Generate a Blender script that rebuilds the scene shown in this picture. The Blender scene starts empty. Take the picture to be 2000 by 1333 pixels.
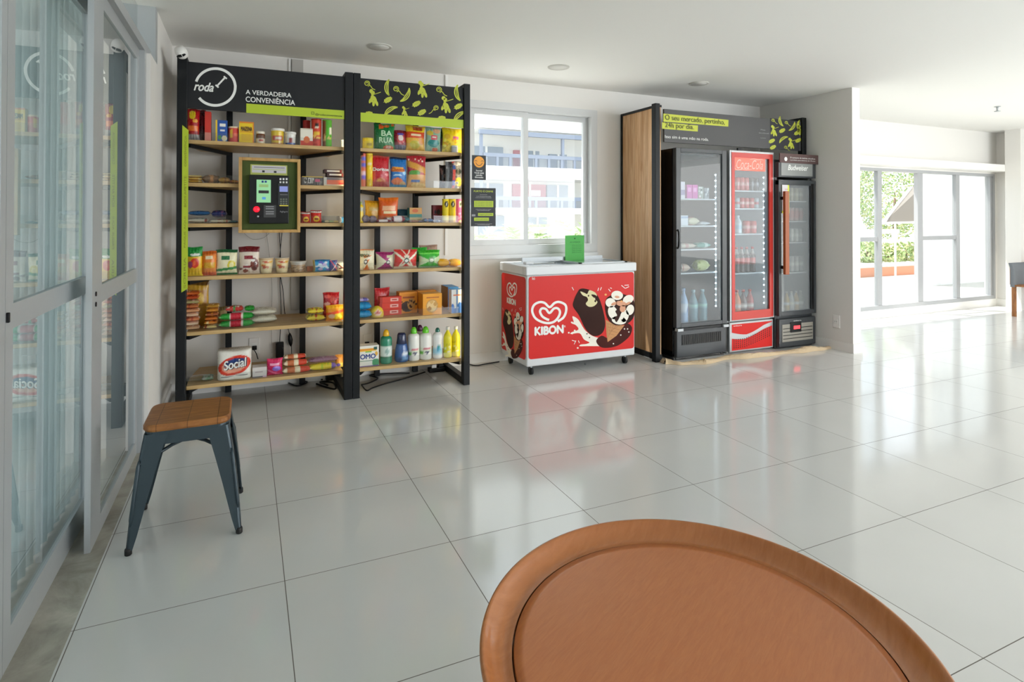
import bpy, math, random
from mathutils import Vector, Matrix
random.seed(7)
SC = bpy.context.scene
COL = SC.collection
PI = math.pi

# ------------------------------------------------------------------ camera
F_PX, CY_PX, YAW, PITCH, ROLL = 1150.876, 413.876, 0.422908, 0.009024, 0.00074
CAM = Vector((0, 0, 1.25))
_f = Vector((math.sin(YAW)*math.cos(PITCH), math.cos(YAW)*math.cos(PITCH), math.sin(PITCH)))
_r = Vector((math.cos(YAW), -math.sin(YAW), 0)); _u = _r.cross(_f)
_R = _r*math.cos(ROLL) + _u*math.sin(ROLL); _U = _u*math.cos(ROLL) - _r*math.sin(ROLL)
cd = bpy.data.cameras.new('camera'); cam = bpy.data.objects.new('camera', cd); COL.objects.link(cam)
cd.sensor_width = 36; cd.sensor_fit = 'HORIZONTAL'; cd.lens = F_PX/2000*36
cd.shift_y = -(666.5-CY_PX)/2000; cd.clip_start = .02; cd.clip_end = 200
M4 = Matrix((_R, _U, -_f)).transposed().to_4x4(); M4.translation = CAM
cam.matrix_world = M4
SC.camera = cam

def ray(u, v): return _f + _R*((u-1000)/F_PX) - _U*((v-CY_PX)/F_PX)
def at(u, v, Y):
    d = ray(u, v); return CAM + d*((Y-CAM.y)/d.y)
def atx(u, v, X):
    d = ray(u, v); return CAM + d*((X-CAM.x)/d.x)
def atz(u, v, Z=0):
    d = ray(u, v); return CAM + d*((Z-CAM.z)/d.z)

# ------------------------------------------------------------------ world, sun, fill light, exposure
SC.view_settings.view_transform = 'Standard'; SC.view_settings.look = 'None'
SC.view_settings.gamma = 1; SC.view_settings.use_curve_mapping = False
SC.view_settings.exposure = 0.47
wd = bpy.data.worlds.new('sky'); SC.world = wd; wd.use_nodes = True
nt = wd.node_tree; bg = nt.nodes['Background']
bg.inputs[0].default_value = (.84, .92, 1.0, 1); bg.inputs[1].default_value = 1.9
SC.cycles.use_denoising = True
SC.cycles.max_bounces = 10; SC.cycles.diffuse_bounces = 6; SC.cycles.glossy_bounces = 5
SC.cycles.transparent_max_bounces = 16; SC.cycles.transmission_bounces = 8
SC.cycles.sample_clamp_indirect = 10; SC.cycles.caustics_reflective = False; SC.cycles.caustics_refractive = False

def light(name, kind, loc, rot, energy, size=None, color=(1, 1, 1), portal=False, spread=None):
    l = bpy.data.lights.new(name, kind); l.energy = energy; l.color = color
    if size: l.shape = 'RECTANGLE'; l.size, l.size_y = size
    if portal: l.cycles.is_portal = True
    if spread: l.spread = spread
    o = bpy.data.objects.new(name, l); COL.objects.link(o); o.location = loc; o.rotation_euler = rot
    return o
sun = light('sun', 'SUN', (0, 8, 10), (0, 0, 0), 7.0, color=(1, .96, .90)); sun.data.angle = .01
sun.rotation_euler = Vector((-.25, .28, .95)).to_track_quat('Z', 'Y').to_euler()
# two area lights added out of view to brighten the room, without any glazing
light('fill_light_rear', 'AREA', (6.6, -4.3, 1.35), (PI/2, 0, 0), 210, (5.6, 2.1), (.86, .93, 1))
light('fill_light_side', 'AREA', (9.6, -1.0, 1.4), (PI/2, 0, PI/2), 85, (5.5, 2.2), (1, .99, .97))
light('portal_window', 'AREA', (2.3, 4.95, 1.6), (-PI/2, 0, 0), 1, (1.7, 1.4), portal=True)
light('portal_doors', 'AREA', (7.4, 5.05, 1.0), (-PI/2, 0, 0), 1, (4.6, 1.9), portal=True)

# ------------------------------------------------------------------ helpers
def lin(c):
    if isinstance(c, str):
        c = c.lstrip('#'); c = tuple(int(c[i:i+2], 16)/255 for i in (0, 2, 4))
    return tuple((x/12.92 if x <= .04045 else ((x+.055)/1.055)**2.4) for x in c[:3])
MATS = {}
def mat(name, col, rough=.5, metal=0, emit=0, trans=0, bump=0, bscale=60, spec=.5, coat=0):
    if name in MATS: return MATS[name]
    m = bpy.data.materials.new(name); m.use_nodes = True; b = m.node_tree.nodes['Principled BSDF']
    c = lin(col); b.inputs['Base Color'].default_value = (*c, 1)
    b.inputs['Roughness'].default_value = rough; b.inputs['Metallic'].default_value = metal
    b.inputs['Specular IOR Level'].default_value = spec
    if coat: b.inputs['Coat Weight'].default_value = coat
    if emit: b.inputs['Emission Color'].default_value = (*c, 1); b.inputs['Emission Strength'].default_value = emit
    if trans: b.inputs['Transmission Weight'].default_value = trans
    N = m.node_tree.nodes; L = m.node_tree.links
    t = N.new('ShaderNodeTexNoise'); t.inputs['Scale'].default_value = bscale; t.inputs['Detail'].default_value = 3
    g = N.new('ShaderNodeTexCoord'); L.new(g.outputs['Object'], t.inputs['Vector'])
    mr = N.new('ShaderNodeMapRange'); mr.inputs[3].default_value = max(0, rough-.04); mr.inputs[4].default_value = min(1, rough+.04)
    L.new(t.outputs[0], mr.inputs[0]); L.new(mr.outputs[0], b.inputs['Roughness'])
    if bump:
        bp = N.new('ShaderNodeBump'); bp.inputs['Strength'].default_value = bump; bp.inputs['Distance'].default_value = .004
        L.new(t.outputs[0], bp.inputs['Height']); L.new(bp.outputs[0], b.inputs['Normal'])
    MATS[name] = m; return m
def print_mat(name, rough, coat=0, trans=0):
    m = mat(name, 'ffffff', rough, coat=coat, bump=.12, bscale=90)
    a = m.node_tree.nodes.new('ShaderNodeVertexColor'); a.layer_name = 'Col'
    b = m.node_tree.nodes['Principled BSDF']; m.node_tree.links.new(a.outputs[0], b.inputs['Base Color'])
    if trans: b.inputs['Transmission Weight'].default_value = trans; b.inputs['IOR'].default_value = 1.2
    return m
FILM = print_mat('printed_film', .28); CARD = print_mat('printed_card', .5); PLAST = print_mat('coloured_plastic', .25, .3)
CLEARP = print_mat('clear_tinted_plastic', .12, trans=.75)
def glass(name, tint=(1, 1, 1), refl=.08, rough=.0, haze=0):
    if name in MATS: return MATS[name]
    m = bpy.data.materials.new(name); m.use_nodes = True; N = m.node_tree.nodes; L = m.node_tree.links
    N.clear(); out = N.new('ShaderNodeOutputMaterial'); tr = N.new('ShaderNodeBsdfTransparent'); gl = N.new('ShaderNodeBsdfGlossy')
    tr.inputs[0].default_value = (*tint, 1); gl.inputs['Roughness'].default_value = rough
    lw = N.new('ShaderNodeFresnel'); lw.inputs[0].default_value = 1.5
    mu = N.new('ShaderNodeMath'); mu.operation = 'MULTIPLY_ADD'; mu.inputs[1].default_value = 1.6; mu.inputs[2].default_value = refl-.05; mu.use_clamp = True
    mx = N.new('ShaderNodeMixShader')
    ge = N.new('ShaderNodeNewGeometry'); ib = N.new('ShaderNodeMath'); ib.operation = 'SUBTRACT'; ib.inputs[0].default_value = 1; L.new(ge.outputs['Backfacing'], ib.inputs[1])
    mb_ = N.new('ShaderNodeMath'); mb_.operation = 'MULTIPLY'; L.new(mu.outputs[0], mb_.inputs[0]); L.new(ib.outputs[0], mb_.inputs[1])
    L.new(lw.outputs[0], mu.inputs[0]); L.new(mb_.outputs[0], mx.inputs[0]); L.new(tr.outputs[0], mx.inputs[1]); L.new(gl.outputs[0], mx.inputs[2])
    src = mx
    if haze:
        df = N.new('ShaderNodeBsdfDiffuse'); df.inputs[0].default_value = (.8, .85, .9, 1); m2 = N.new('ShaderNodeMixShader'); m2.inputs[0].default_value = haze
        L.new(mx.outputs[0], m2.inputs[1]); L.new(df.outputs[0], m2.inputs[2]); src = m2
    L.new(src.outputs[0], out.inputs[0]); MATS[name] = m; return m
def wood(name, c1, c2, scale=(1, 1, 1), rough=.4, ring=6, planks=None, coat=0, nscale=3):
    m = bpy.data.materials.new(name); m.use_nodes = True; N = m.node_tree.nodes; L = m.node_tree.links; b = N['Principled BSDF']
    g = N.new('ShaderNodeTexCoord'); mp = N.new('ShaderNodeMapping'); mp.inputs['Scale'].default_value = scale
    L.new(g.outputs['Object'], mp.inputs[0])
    n = N.new('ShaderNodeTexNoise'); n.inputs['Scale'].default_value = nscale; n.inputs['Detail'].default_value = 9; n.inputs['Roughness'].default_value = .62
    n.inputs['Distortion'].default_value = .6
    L.new(mp.outputs[0], n.inputs['Vector'])
    r = N.new('ShaderNodeValToRGB'); r.color_ramp.elements[0].color = (*lin(c1), 1); r.color_ramp.elements[1].color = (*lin(c2), 1)
    r.color_ramp.elements[0].position = .32; r.color_ramp.elements[1].position = .68
    L.new(n.outputs[0], r.inputs[0]); last = r.outputs[0]
    if planks:
        ax, w, amt = planks
        s = N.new('ShaderNodeSeparateXYZ'); L.new(g.outputs['Object'], s.inputs[0])
        dv = N.new('ShaderNodeMath'); dv.operation = 'DIVIDE'; dv.inputs[1].default_value = w; L.new(s.outputs[ax], dv.inputs[0])
        fl = N.new('ShaderNodeMath'); fl.operation = 'FLOOR'; L.new(dv.outputs[0], fl.inputs[0])
        wn = N.new('ShaderNodeTexWhiteNoise'); wn.noise_dimensions = '1D'; L.new(fl.outputs[0], wn.inputs['W'])
        hs = N.new('ShaderNodeHueSaturation'); mr = N.new('ShaderNodeMapRange'); mr.inputs[3].default_value = 1-amt; mr.inputs[4].default_value = 1+amt
        L.new(wn.outputs[0], mr.inputs[0]); L.new(mr.outputs[0], hs.inputs['Value']); L.new(last, hs.inputs['Color'])
        fr = N.new('ShaderNodeMath'); fr.operation = 'FRACT'; L.new(dv.outputs[0], fr.inputs[0])
        lt = N.new('ShaderNodeMath'); lt.operation = 'LESS_THAN'; lt.inputs[1].default_value = .02; L.new(fr.outputs[0], lt.inputs[0])
        mx = N.new('ShaderNodeMixRGB'); mx.inputs[2].default_value = (*[x*.45 for x in lin(c1)], 1)
        L.new(lt.outputs[0], mx.inputs[0]); L.new(hs.outputs[0], mx.inputs[1]); last = mx.outputs[0]
    L.new(last, b.inputs['Base Color']); b.inputs['Roughness'].default_value = rough; b.inputs['Coat Weight'].default_value = coat
    bp = N.new('ShaderNodeBump'); bp.inputs['Strength'].default_value = .08; bp.inputs['Distance'].default_value = .002
    L.new(n.outputs[0], bp.inputs['Height']); L.new(bp.outputs[0], b.inputs['Normal'])
    MATS[name] = m; return m

class MB:
    """collects shapes; build() links them as one mesh object"""
    def __init__(s): s.v = []; s.f = []; s.m = []; s.c = []; s.ms = []; s.sm = []
    def mi(s, m):
        if m not in s.ms: s.ms.append(m)
        return s.ms.index(m)
    def add(s, vs, fs, m, cols=None, smooth=False):
        b = len(s.v); s.v += [tuple(x) for x in vs]; i = s.mi(m)
        for f in fs: s.f.append(tuple(b+k for k in f)); s.m.append(i); s.sm.append(smooth)
        s.c += cols if cols else [(1, 1, 1)]*len(vs)
        return s
    def box(s, a, b, m, col=None):
        x0, y0, z0 = [min(p, q) for p, q in zip(a, b)]; x1, y1, z1 = [max(p, q) for p, q in zip(a, b)]
        vs = [(x0, y0, z0), (x1, y0, z0), (x1, y1, z0), (x0, y1, z0), (x0, y0, z1), (x1, y0, z1), (x1, y1, z1), (x0, y1, z1)]
        return s.add(vs, [(0, 3, 2, 1), (4, 5, 6, 7), (0, 1, 5, 4), (1, 2, 6, 5), (2, 3, 7, 6), (3, 0, 4, 7)], m, [col]*8 if col else None)
    def bar(s, p, q, w, h, m, up=(0, 0, 1)):
        p, q = Vector(p), Vector(q); d = (q-p).normalized(); u = Vector(up)
        if abs(d.dot(u)) > .98: u = Vector((0, 1, 0))
        a = d.cross(u).normalized(); b = a.cross(d).normalized(); vs = []
        for o in (p, q):
            for i, j in ((-1, -1), (1, -1), (1, 1), (-1, 1)): vs.append(o+a*(i*w/2)+b*(j*h/2))
        return s.add(vs, [(0, 1, 2, 3), (7, 6, 5, 4), (0, 4, 5, 1), (1, 5, 6, 2), (2, 6, 7, 3), (3, 7, 4, 0)], m)
    def tube(s, pts, r, m, n=8, closed=False):
        pts = [Vector(p) for p in pts]; rs = r if isinstance(r, list) else [r]*len(pts); vs = []; fs = []; prev = None
        for i, p in enumerate(pts):
            a = pts[(i-1) % len(pts)] if (i or closed) else p; b = pts[(i+1) % len(pts)] if (i < len(pts)-1 or closed) else p
            d = (b-a).normalized(); u = prev if prev else (Vector((0, 0, 1)) if abs(d.z) < .9 else Vector((1, 0, 0)))
            x = d.cross(u)
            if x.length < 1e-4: x = d.cross(Vector((0, 1, .1)))
            x.normalize(); y = x.cross(d).normalized(); prev = y
            for k in range(n):
                t = 2*PI*k/n; vs.append(p+x*(math.cos(t)*rs[i])+y*(math.sin(t)*rs[i]))
        L = len(pts)
        for i in range(L if closed else L-1):
            for k in range(n):
                j = (i+1) % L; fs.append((i*n+k, i*n+(k+1) % n, j*n+(k+1) % n, j*n+k))
        if not closed: fs += [tuple(range(n))[::-1], tuple((L-1)*n+k for k in range(n))]
        return s.add(vs, fs, m, smooth=True)
    def lathe(s, prof, m, o=(0, 0, 0), n=20, sx=1, sy=1, paint=None, caps=True, pw=2, col=None):
        """prof: (radius, z) list; paint(angle_s, t) -> colour"""
        vs = []; fs = []; cs = []; z0, z1 = prof[0][1], prof[-1][1]
        for r, z in prof:
            for k in range(n):
                t = 2*PI*k/n - PI/2; c, q = math.cos(t), math.sin(t)
                c = math.copysign(abs(c)**(2/pw), c); q = math.copysign(abs(q)**(2/pw), q)
                vs.append((o[0]+c*r*sx, o[1]+q*r*sy, o[2]+z))
                cs.append(paint(max(-1, min(1, c)) if q < 0 else 9, (z-z0)/max(1e-6, z1-z0)) if paint else (col or (1, 1, 1)))
        for i in range(len(prof)-1):
            for k in range(n): fs.append((i*n+k, i*n+(k+1) % n, (i+1)*n+(k+1) % n, (i+1)*n+k))
        if caps: fs += [tuple(range(n))[::-1], tuple((len(prof)-1)*n+k for k in range(n))]
        return s.add(vs, fs, m, cs, smooth=True)
    def poly(s, pts, m, d=(0, .002, 0)):
        """flat outline in 3D with thickness d"""
        pts = [Vector(p) for p in pts]; n = len(pts); d = Vector(d)
        return s.add(pts+[p+d for p in pts], [tuple(range(n)), tuple(range(2*n-1, n-1, -1))]+[(i, (i+1) % n, n+(i+1) % n, n+i)[::-1] for i in range(n)], m)
    def build(s, name, parent=None, bevel=0, loc=None, rot=None, recalc=True, seg=2):
        me = bpy.data.meshes.new(name); me.from_pydata(s.v, [], s.f)
        for m in s.ms: me.materials.append(m)
        me.polygons.foreach_set('material_index', s.m); me.polygons.foreach_set('use_smooth', s.sm)
        if any(m in (FILM, CARD, PLAST, CLEARP) for m in s.ms):
            ca = me.color_attributes.new('Col', 'FLOAT_COLOR', 'POINT'); fl = []
            for c in s.c: fl += [*c, 1.0]
            ca.data.foreach_set('color', fl)
        if recalc:
            import bmesh
            bm = bmesh.new(); bm.from_mesh(me); bmesh.ops.recalc_face_normals(bm, faces=bm.faces); bm.to_mesh(me); bm.free()
        me.update()
        o = bpy.data.objects.new(name, me); COL.objects.link(o)
        if parent: o.parent = parent
        if loc is not None: o.location = loc
        if rot is not None: o.rotation_euler = rot
        if bevel:
            b = o.modifiers.new('bevel', 'BEVEL'); b.width = bevel; b.segments = seg; b.limit_method = 'ANGLE'; b.angle_limit = .7
        return o
def tag(o, label, cat, group=None, kind=None):
    o['label'] = label; o['category'] = cat
    if group: o['group'] = group
    if kind: o['kind'] = kind
    return o
def thing(name, label, cat, loc=(0, 0, 0), rz=0, group=None):
    o = bpy.data.objects.new(name, None); COL.objects.link(o); o.location = loc; o.rotation_euler = (0, 0, rz)
    o.empty_display_size = .05; return tag(o, label, cat, group)
def struct(o, label=None):
    o['kind'] = 'structure'
    if label: o['label'] = label
    return o
def dup(root, loc, label=None, rz=None):
    r = root.copy(); COL.objects.link(r); r.location = loc
    if rz is not None: r.rotation_euler = (0, 0, rz)
    if label: r['label'] = label
    for ch in list(root.children):
        c = ch.copy(); COL.objects.link(c); c.parent = r
        for g in list(ch.children):
            d = g.copy(); COL.objects.link(d); d.parent = c
    return r
TEXTS = []
def text(s, name, m, loc, w=None, h=None, parent=None, rot=(PI/2, 0, 0), shear=0, bold=0, align='CENTER'):
    c = bpy.data.curves.new(name, 'FONT'); c.body = s; c.size = 1; c.shear = shear
    c.align_x = align; c.align_y = 'CENTER'; c.extrude = 0; o_b = bold
    c.materials.append(m); o = bpy.data.objects.new(name, c); COL.objects.link(o); o.location = loc; o.rotation_euler = rot
    if parent: o.parent = parent
    TEXTS.append((o, w, h, bold, None)); return o
def spline(pts, n=6, closed=True):
    out = []; L = len(pts)
    for i in range(L if closed else L-1):
        g = lambda k: Vector(pts[k % L] if closed else pts[max(0, min(L-1, k))])
        p0, p1, p2, p3 = g(i-1), g(i), g(i+1), g(i+2)
        for k in range(n):
            t = k/n; out.append(.5*((2*p1)+(p2-p0)*t+(2*p0-5*p1+4*p2-p3)*t*t+(3*p1-p0-3*p2+p3)*t**3))
    if not closed: out.append(Vector(pts[-1]))
    return out
def stroke(mb, pts, w, m, fn, n=6, taper=False, lift=0):
    """flat ribbon along a smooth curve drawn in 2D, placed in 3D by fn(x, y, lift)"""
    P = spline([tuple(p) for p in pts], n, False) if n > 1 else [Vector(p) for p in pts]
    vs = []; L = len(P)
    for i, p in enumerate(P):
        d = (P[min(L-1, i+1)]-P[max(0, i-1)]); d = d/max(d.length, 1e-6); a = Vector((-d.y, d.x))
        ww = w/2*(1 if not taper else (.25+.75*math.sin(PI*min(1, max(0, (i+.5)/L)))))
        for sg in (-1, 1): q = p+a*(sg*ww); vs.append(fn(q.x, q.y, lift))
    mb.add(vs, [(2*i, 2*i+1, 2*i+3, 2*i+2) for i in range(L-1)], m)
def shape(mb, pts, m, fn, lift=0, smooth=5):
    P = spline([tuple(p) for p in pts], smooth) if smooth else [Vector(p) for p in pts]
    mb.add([fn(p.x, p.y, lift) for p in P], [tuple(range(len(P)))], m)
def ell(mb, cx, cy, rx, ry, m, fn, lift=0, n=20, rot=0):
    c, s = math.cos(rot), math.sin(rot)
    P = [(cx+rx*math.cos(t)*c-ry*math.sin(t)*s, cy+rx*math.cos(t)*s+ry*math.sin(t)*c) for t in [2*PI*k/n for k in range(n)]]
    mb.add([fn(x, y, lift) for x, y in P], [tuple(range(n))], m)

# ------------------------------------------------------------------ materials
WALL = mat('painted_wall', 'e6e3de', .7, bump=.05, bscale=40)
CEIL = mat('ceiling_paint', 'f4f3ef', .8, bump=.03, bscale=30)
WTRIM = mat('white_trim', 'eceae6', .45)
FRAME = mat('white_aluminium', 'd2d3d3', .4, spec=.5)
GREYAL = mat('grey_aluminium', 'b4b8ba', .38, metal=.25)
BLACK = mat('black_steel', '0f1215', .5, spec=.3)
BLK2 = mat('black_plastic', '090a0c', .4, spec=.35)
RUB = mat('black_rubber', '161616', .6)
GREYD = mat('dark_grey_enamel', '3d4043', .35)
SIGNBK = mat('charcoal_sign', '1f2023', .6, spec=.3)
LIME = mat('lime_vinyl', 'b5c92c', .5)
LIME2 = mat('lime_print', 'c2c83e', .55)
WHITEP = mat('white_print', 'eeeeea', .5)
GREYP = mat('grey_print', '9a9a9c', .5)
BLKP = mat('black_print', '202226', .5)
REDP = mat('red_print', 'df2c26', .35)
BLUEP = mat('blue_print', '1f3f8c', .4)
GREENP = mat('green_print', '1f7a34', .4)
YELP = mat('yellow_print', 'f2c716', .4)
CREAMP = mat('cream_print', 'efe6cf', .45)
PLYWD = wood('shelf_wood', 'b8935c', 'd4b47c', (1.5, 12, 12), .45)
CLEAR = glass('clear_acrylic', (.95, .96, .96), .03)
PANE = glass('window_glass', (.94, .96, .96), .05)
DOORGL = glass('sliding_door_glass', (.90, .94, .95), .08)
FRIDGEGL = glass('fridge_door_glass', (.88, .92, .94), .04, haze=.05)

def floor_mat():
    m = bpy.data.materials.new('porcelain_tiles'); m.use_nodes = True; N = m.node_tree.nodes; L = m.node_tree.links; b = N['Principled BSDF']
    g = N.new('ShaderNodeTexCoord'); s = N.new('ShaderNodeSeparateXYZ'); L.new(g.outputs['Object'], s.inputs[0])
    T = .59481; outs = []; ids = []
    for ax, o in ((0, .1242), (1, 2.174)):
        a = N.new('ShaderNodeMath'); a.operation = 'SUBTRACT'; a.inputs[1].default_value = o; L.new(s.outputs[ax], a.inputs[0])
        d = N.new('ShaderNodeMath'); d.operation = 'DIVIDE'; d.inputs[1].default_value = T; L.new(a.outputs[0], d.inputs[0])
        r = N.new('ShaderNodeMath'); r.operation = 'ROUND'; L.new(d.outputs[0], r.inputs[0])
        q = N.new('ShaderNodeMath'); q.operation = 'SUBTRACT'; L.new(d.outputs[0], q.inputs[0]); L.new(r.outputs[0], q.inputs[1])
        ab = N.new('ShaderNodeMath'); ab.operation = 'ABSOLUTE'; L.new(q.outputs[0], ab.inputs[0])
        lt = N.new('ShaderNodeMath'); lt.operation = 'LESS_THAN'; lt.inputs[1].default_value = .0014/T; L.new(ab.outputs[0], lt.inputs[0]); outs.append(lt)
        fl = N.new('ShaderNodeMath'); fl.operation = 'FLOOR'; L.new(d.outputs[0], fl.inputs[0]); ids.append(fl)
    mx = N.new('ShaderNodeMath'); mx.operation = 'MAXIMUM'; L.new(outs[0].outputs[0], mx.inputs[0]); L.new(outs[1].outputs[0], mx.inputs[1])
    cb = N.new('ShaderNodeCombineXYZ'); L.new(ids[0].outputs[0], cb.inputs[0]); L.new(ids[1].outputs[0], cb.inputs[1])
    wn = N.new('ShaderNodeTexWhiteNoise'); L.new(cb.outputs[0], wn.inputs['Vector'])
    n = N.new('ShaderNodeTexNoise'); n.inputs['Scale'].default_value = 2.2; n.inputs['Detail'].default_value = 6; L.new(g.outputs['Object'], n.inputs['Vector'])
    r = N.new('ShaderNodeValToRGB'); r.color_ramp.elements[0].color = (*lin('d3d4d1'), 1); r.color_ramp.elements[1].color = (*lin('dcdcda'), 1); L.new(n.outputs[0], r.inputs[0])
    hs = N.new('ShaderNodeHueSaturation'); mr = N.new('ShaderNodeMapRange'); mr.inputs[3].default_value = .975; mr.inputs[4].default_value = 1.02
    L.new(wn.outputs[0], mr.inputs[0]); L.new(mr.outputs[0], hs.inputs['Value']); L.new(r.outputs[0], hs.inputs['Color'])
    mc = N.new('ShaderNodeMixRGB'); mc.inputs[2].default_value = (*lin('5e5750'), 1); L.new(mx.outputs[0], mc.inputs[0]); L.new(hs.outputs[0], mc.inputs[1])
    L.new(mc.outputs[0], b.inputs['Base Color'])
    mrr = N.new('ShaderNodeMapRange'); mrr.inputs[3].default_value = .115; mrr.inputs[4].default_value = .7; L.new(mx.outputs[0], mrr.inputs[0]); L.new(mrr.outputs[0], b.inputs['Roughness'])
    b.inputs['Specular IOR Level'].default_value = .75
    bp = N.new('ShaderNodeBump'); bp.inputs['Strength'].default_value = .5; bp.inputs['Distance'].default_value = .001; bp.invert = True
    L.new(mx.outputs[0], bp.inputs['Height']); L.new(bp.outputs[0], b.inputs['Normal'])
    return m
FLOORM = floor_mat()
MARBLE = wood('marble_sill', '8f8b80', 'c3bfb2', (1, 1, 1), .25, nscale=5)

# ------------------------------------------------------------------ room shell
W = 4.73          # inner face of the wall behind the shelves
H = 2.45
def sbox(name, a, b, m, label=None, bevel=0, parent=None):
    o = MB().box(a, b, m).build(name, parent, bevel); 
    if not parent: struct(o, label)
    return o
sbox('floor', (-.478, -4.5, -.1), (11.6, 4.93, 0), FLOORM)
sbox('ceiling', (-2.2, -4.7, H), (11.8, 4.95, H+.2), CEIL)  # slab runs on past the left wall, added to shade the ground outside
WX0, WX1, WZ0, WZ1 = 1.70, at(1160, 350, W).x, at(1160, 482, W).z, at(1160, 220, W).z
mb = MB()
mb.box((-.48, W, 0), (WX0, W+.2, H), WALL); mb.box((WX1, W, 0), (5.19, W+.2, H), WALL)
mb.box((WX0, W, 0), (WX1, W+.2, WZ0), WALL); mb.box((WX0, W, WZ1), (WX1, W+.2, H), WALL)
struct(mb.build('wall_back'))
sbox('wall_left', (-.70, 3.98, 0), (-.48, 4.93, H), WALL)
sbox('wall_partition', (5.085, 3.66, 0), (5.19, W+.2, H), WALL)
sbox('wall_right', (9.72, -4.5, 0), (9.95, 4.95, H), WALL)
sbox('wall_rear', (-.9, -4.7, 0), (11.6, -4.5, H), WALL)
sbox('trim_1', (9.50, 4.42, 0), (9.72, 4.60, H), WALL)
FW = 4.81
DZ0, DZ1 = .10, 1.865
sbox('wall_far', (5.19, FW, DZ1), (9.72, FW+.14, H), WALL)
sbox('trim_2', (5.19, FW-.21, 1.885), (9.60, FW, 1.975), WTRIM)
sbox('trim_3', (5.19, FW, 0), (9.72, FW+.14, DZ0), WTRIM)
sbox('wall_far_end', (9.68, FW, DZ0), (9.72, FW+.14, DZ1), WALL)
sbox('baseboard_back', (-.48, W-.012, 0), (5.085, W, .085), WTRIM)
sbox('baseboard_left', (-.48, 4.0, 0), (-.468, W-.012, .085), WTRIM)
mb = MB(); mb.box((5.073, 3.6605, 0), (5.0845, W-.012, .085), WTRIM); mb.box((5.073, 3.648, 0), (5.202, 3.6595, .085), WTRIM); mb.box((5.1905, 3.6605, 0), (5.202, FW, .085), WTRIM)
struct(mb.build('baseboard_partition'))
sbox('baseboard_right', (9.708, -4.5, 0), (9.72, FW, .1), WTRIM)
sbox('recess_shade_strip', (.305, W-.02, .55), (.385, W, H-.01), mat('recess_shade_grey', 'b9b6b0', .7))  # proud grey strip, its colour standing for the shade of a wall recess
sbox('lit_reveal_strip', (at(871, 430, W).x-.012, W-.015, .93), (at(871, 430, W).x+.012, W, H-.01), WTRIM)  # white strip, puts the window-lit edge of the reveal into the colour
sbox('trim_6', (at(565, 300, W).x-.008, W-.012, 1.6), (at(565, 300, W).x+.008, W, H-.01), WTRIM)
# marble sill and left glazing
sbox('trim_7', (-.66, -4.5, -.1), (-.478, 3.98, 0.0), MARBLE)

def framed(name, x, y0, y1, z0, z1, sy0, sy1, zb, zt, zm, m, gm, th=.035, label=None):
    """one sliding leaf in the x plane: stiles, rails and panes as parts"""
    o = bpy.data.objects.new(name, None); COL.objects.link(o); o.location = (x, y0, 0); struct(o, label)
    f = MB(); X0, X1 = -th/2, th/2; D = y1-y0
    f.box((X0, 0, z0), (X1, sy0, z1), m); f.box((X0, D-sy1, z0), (X1, D, z1), m)
    f.box((X0, sy0, z0), (X1, D-sy1, zb), m); f.box((X0, sy0, zt), (X1, D-sy1, z1), m)
    for a, b in zm: f.box((X0, sy0, a), (X1, D-sy1, b), m)
    f.build('door_frame', o)
    cuts = [zb]+[q for a in zm for q in a]+[zt]
    for i in range(0, len(cuts), 2):
        MB().box((-.003, sy0, cuts[i]), (.003, D-sy1, cuts[i+1]), gm).build('pane', o)
    return o
ya = lambda u, x: atx(u, 700, x).y
XR, XL = -.525, -.60
r0, r1 = ya(179, XR), ya(268, XR)
zh1 = atx(264, 108, XR).z; zh2 = zh1+.06
d2 = framed('door_2', XR-.01, r0, r1+.0, .0, zh2, ya(198, XR)-r0, .05, .07, zh1, [(.91, .98)], GREYAL, DOORGL, .02)
hb = MB()
for k in (0, 1): hb.lathe([(0.001, 0), (.008, 0), (.008, .002), (.001, .002)], BLK2, (0, 0, 0), 12)
for k, z in enumerate((.955, .915)):
    b = MB(); b.lathe([(.009, 0), (.009, .003)], BLK2, (0, 0, 0), 12); b.build('bolt', d2, loc=(.0101, (ya(186, XR)-r0), z), rot=(0, PI/2, 0))
l0, l1 = ya(10, XL), ya(171, XL)
zg = atx(163, 16, XL).z
d1 = framed('door_1', XL-.01, l0, l1, .0, zg+.07, ya(25, XL)-l0, .035, .10, zg, [(.935, 1.005)], GREYAL, DOORGL, .02)
b = MB(); b.box((0, -.004, -.014), (.008, .004, .014), BLK2); b.build('door_latch', d1, .002, loc=(.0101, .006, atx(10, 622, XL).z))
d0 = framed('door_3', XL-.01, .2, l0-.003, .0, zg+.07, .06, .04, .10, zg, [(.935, 1.005)], GREYAL, DOORGL, .02)
fr = MB()
fr.box((-.66, .1, zh2), (-.50, 3.90, zh2+.05), GREYAL); fr.box((-.66, r1, 0), (-.50, r1+.06, zh2), GREYAL); fr.box((-.66, 3.90, zh2), (-.48, 3.98, H), GREYAL)
fr.box((-.66, .1, zg+.07), (-.57, r0, zh2), GREYAL); fr.box((-.66, r1+.06, 0), (-.48, 3.98, zh2), WALL)
fr.box((-.66, -4.5, 0), (-.48, .2, H), WALL)
o = bpy.data.objects.new('window_3', None); COL.objects.link(o); struct(o); fr.build('window_frame', o)
MB().box((-.575, .2, zh2+.05), (-.569, 3.90, H), DOORGL).build('pane', o)
BL = bpy.data.materials.new('blind_fabric'); BL.use_nodes = True
N = BL.node_tree.nodes; L = BL.node_tree.links; N.clear(); oo = N.new('ShaderNodeOutputMaterial'); a1 = N.new('ShaderNodeBsdfDiffuse'); a2 = N.new('ShaderNodeBsdfTranslucent'); mx = N.new('ShaderNodeMixShader')
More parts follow.
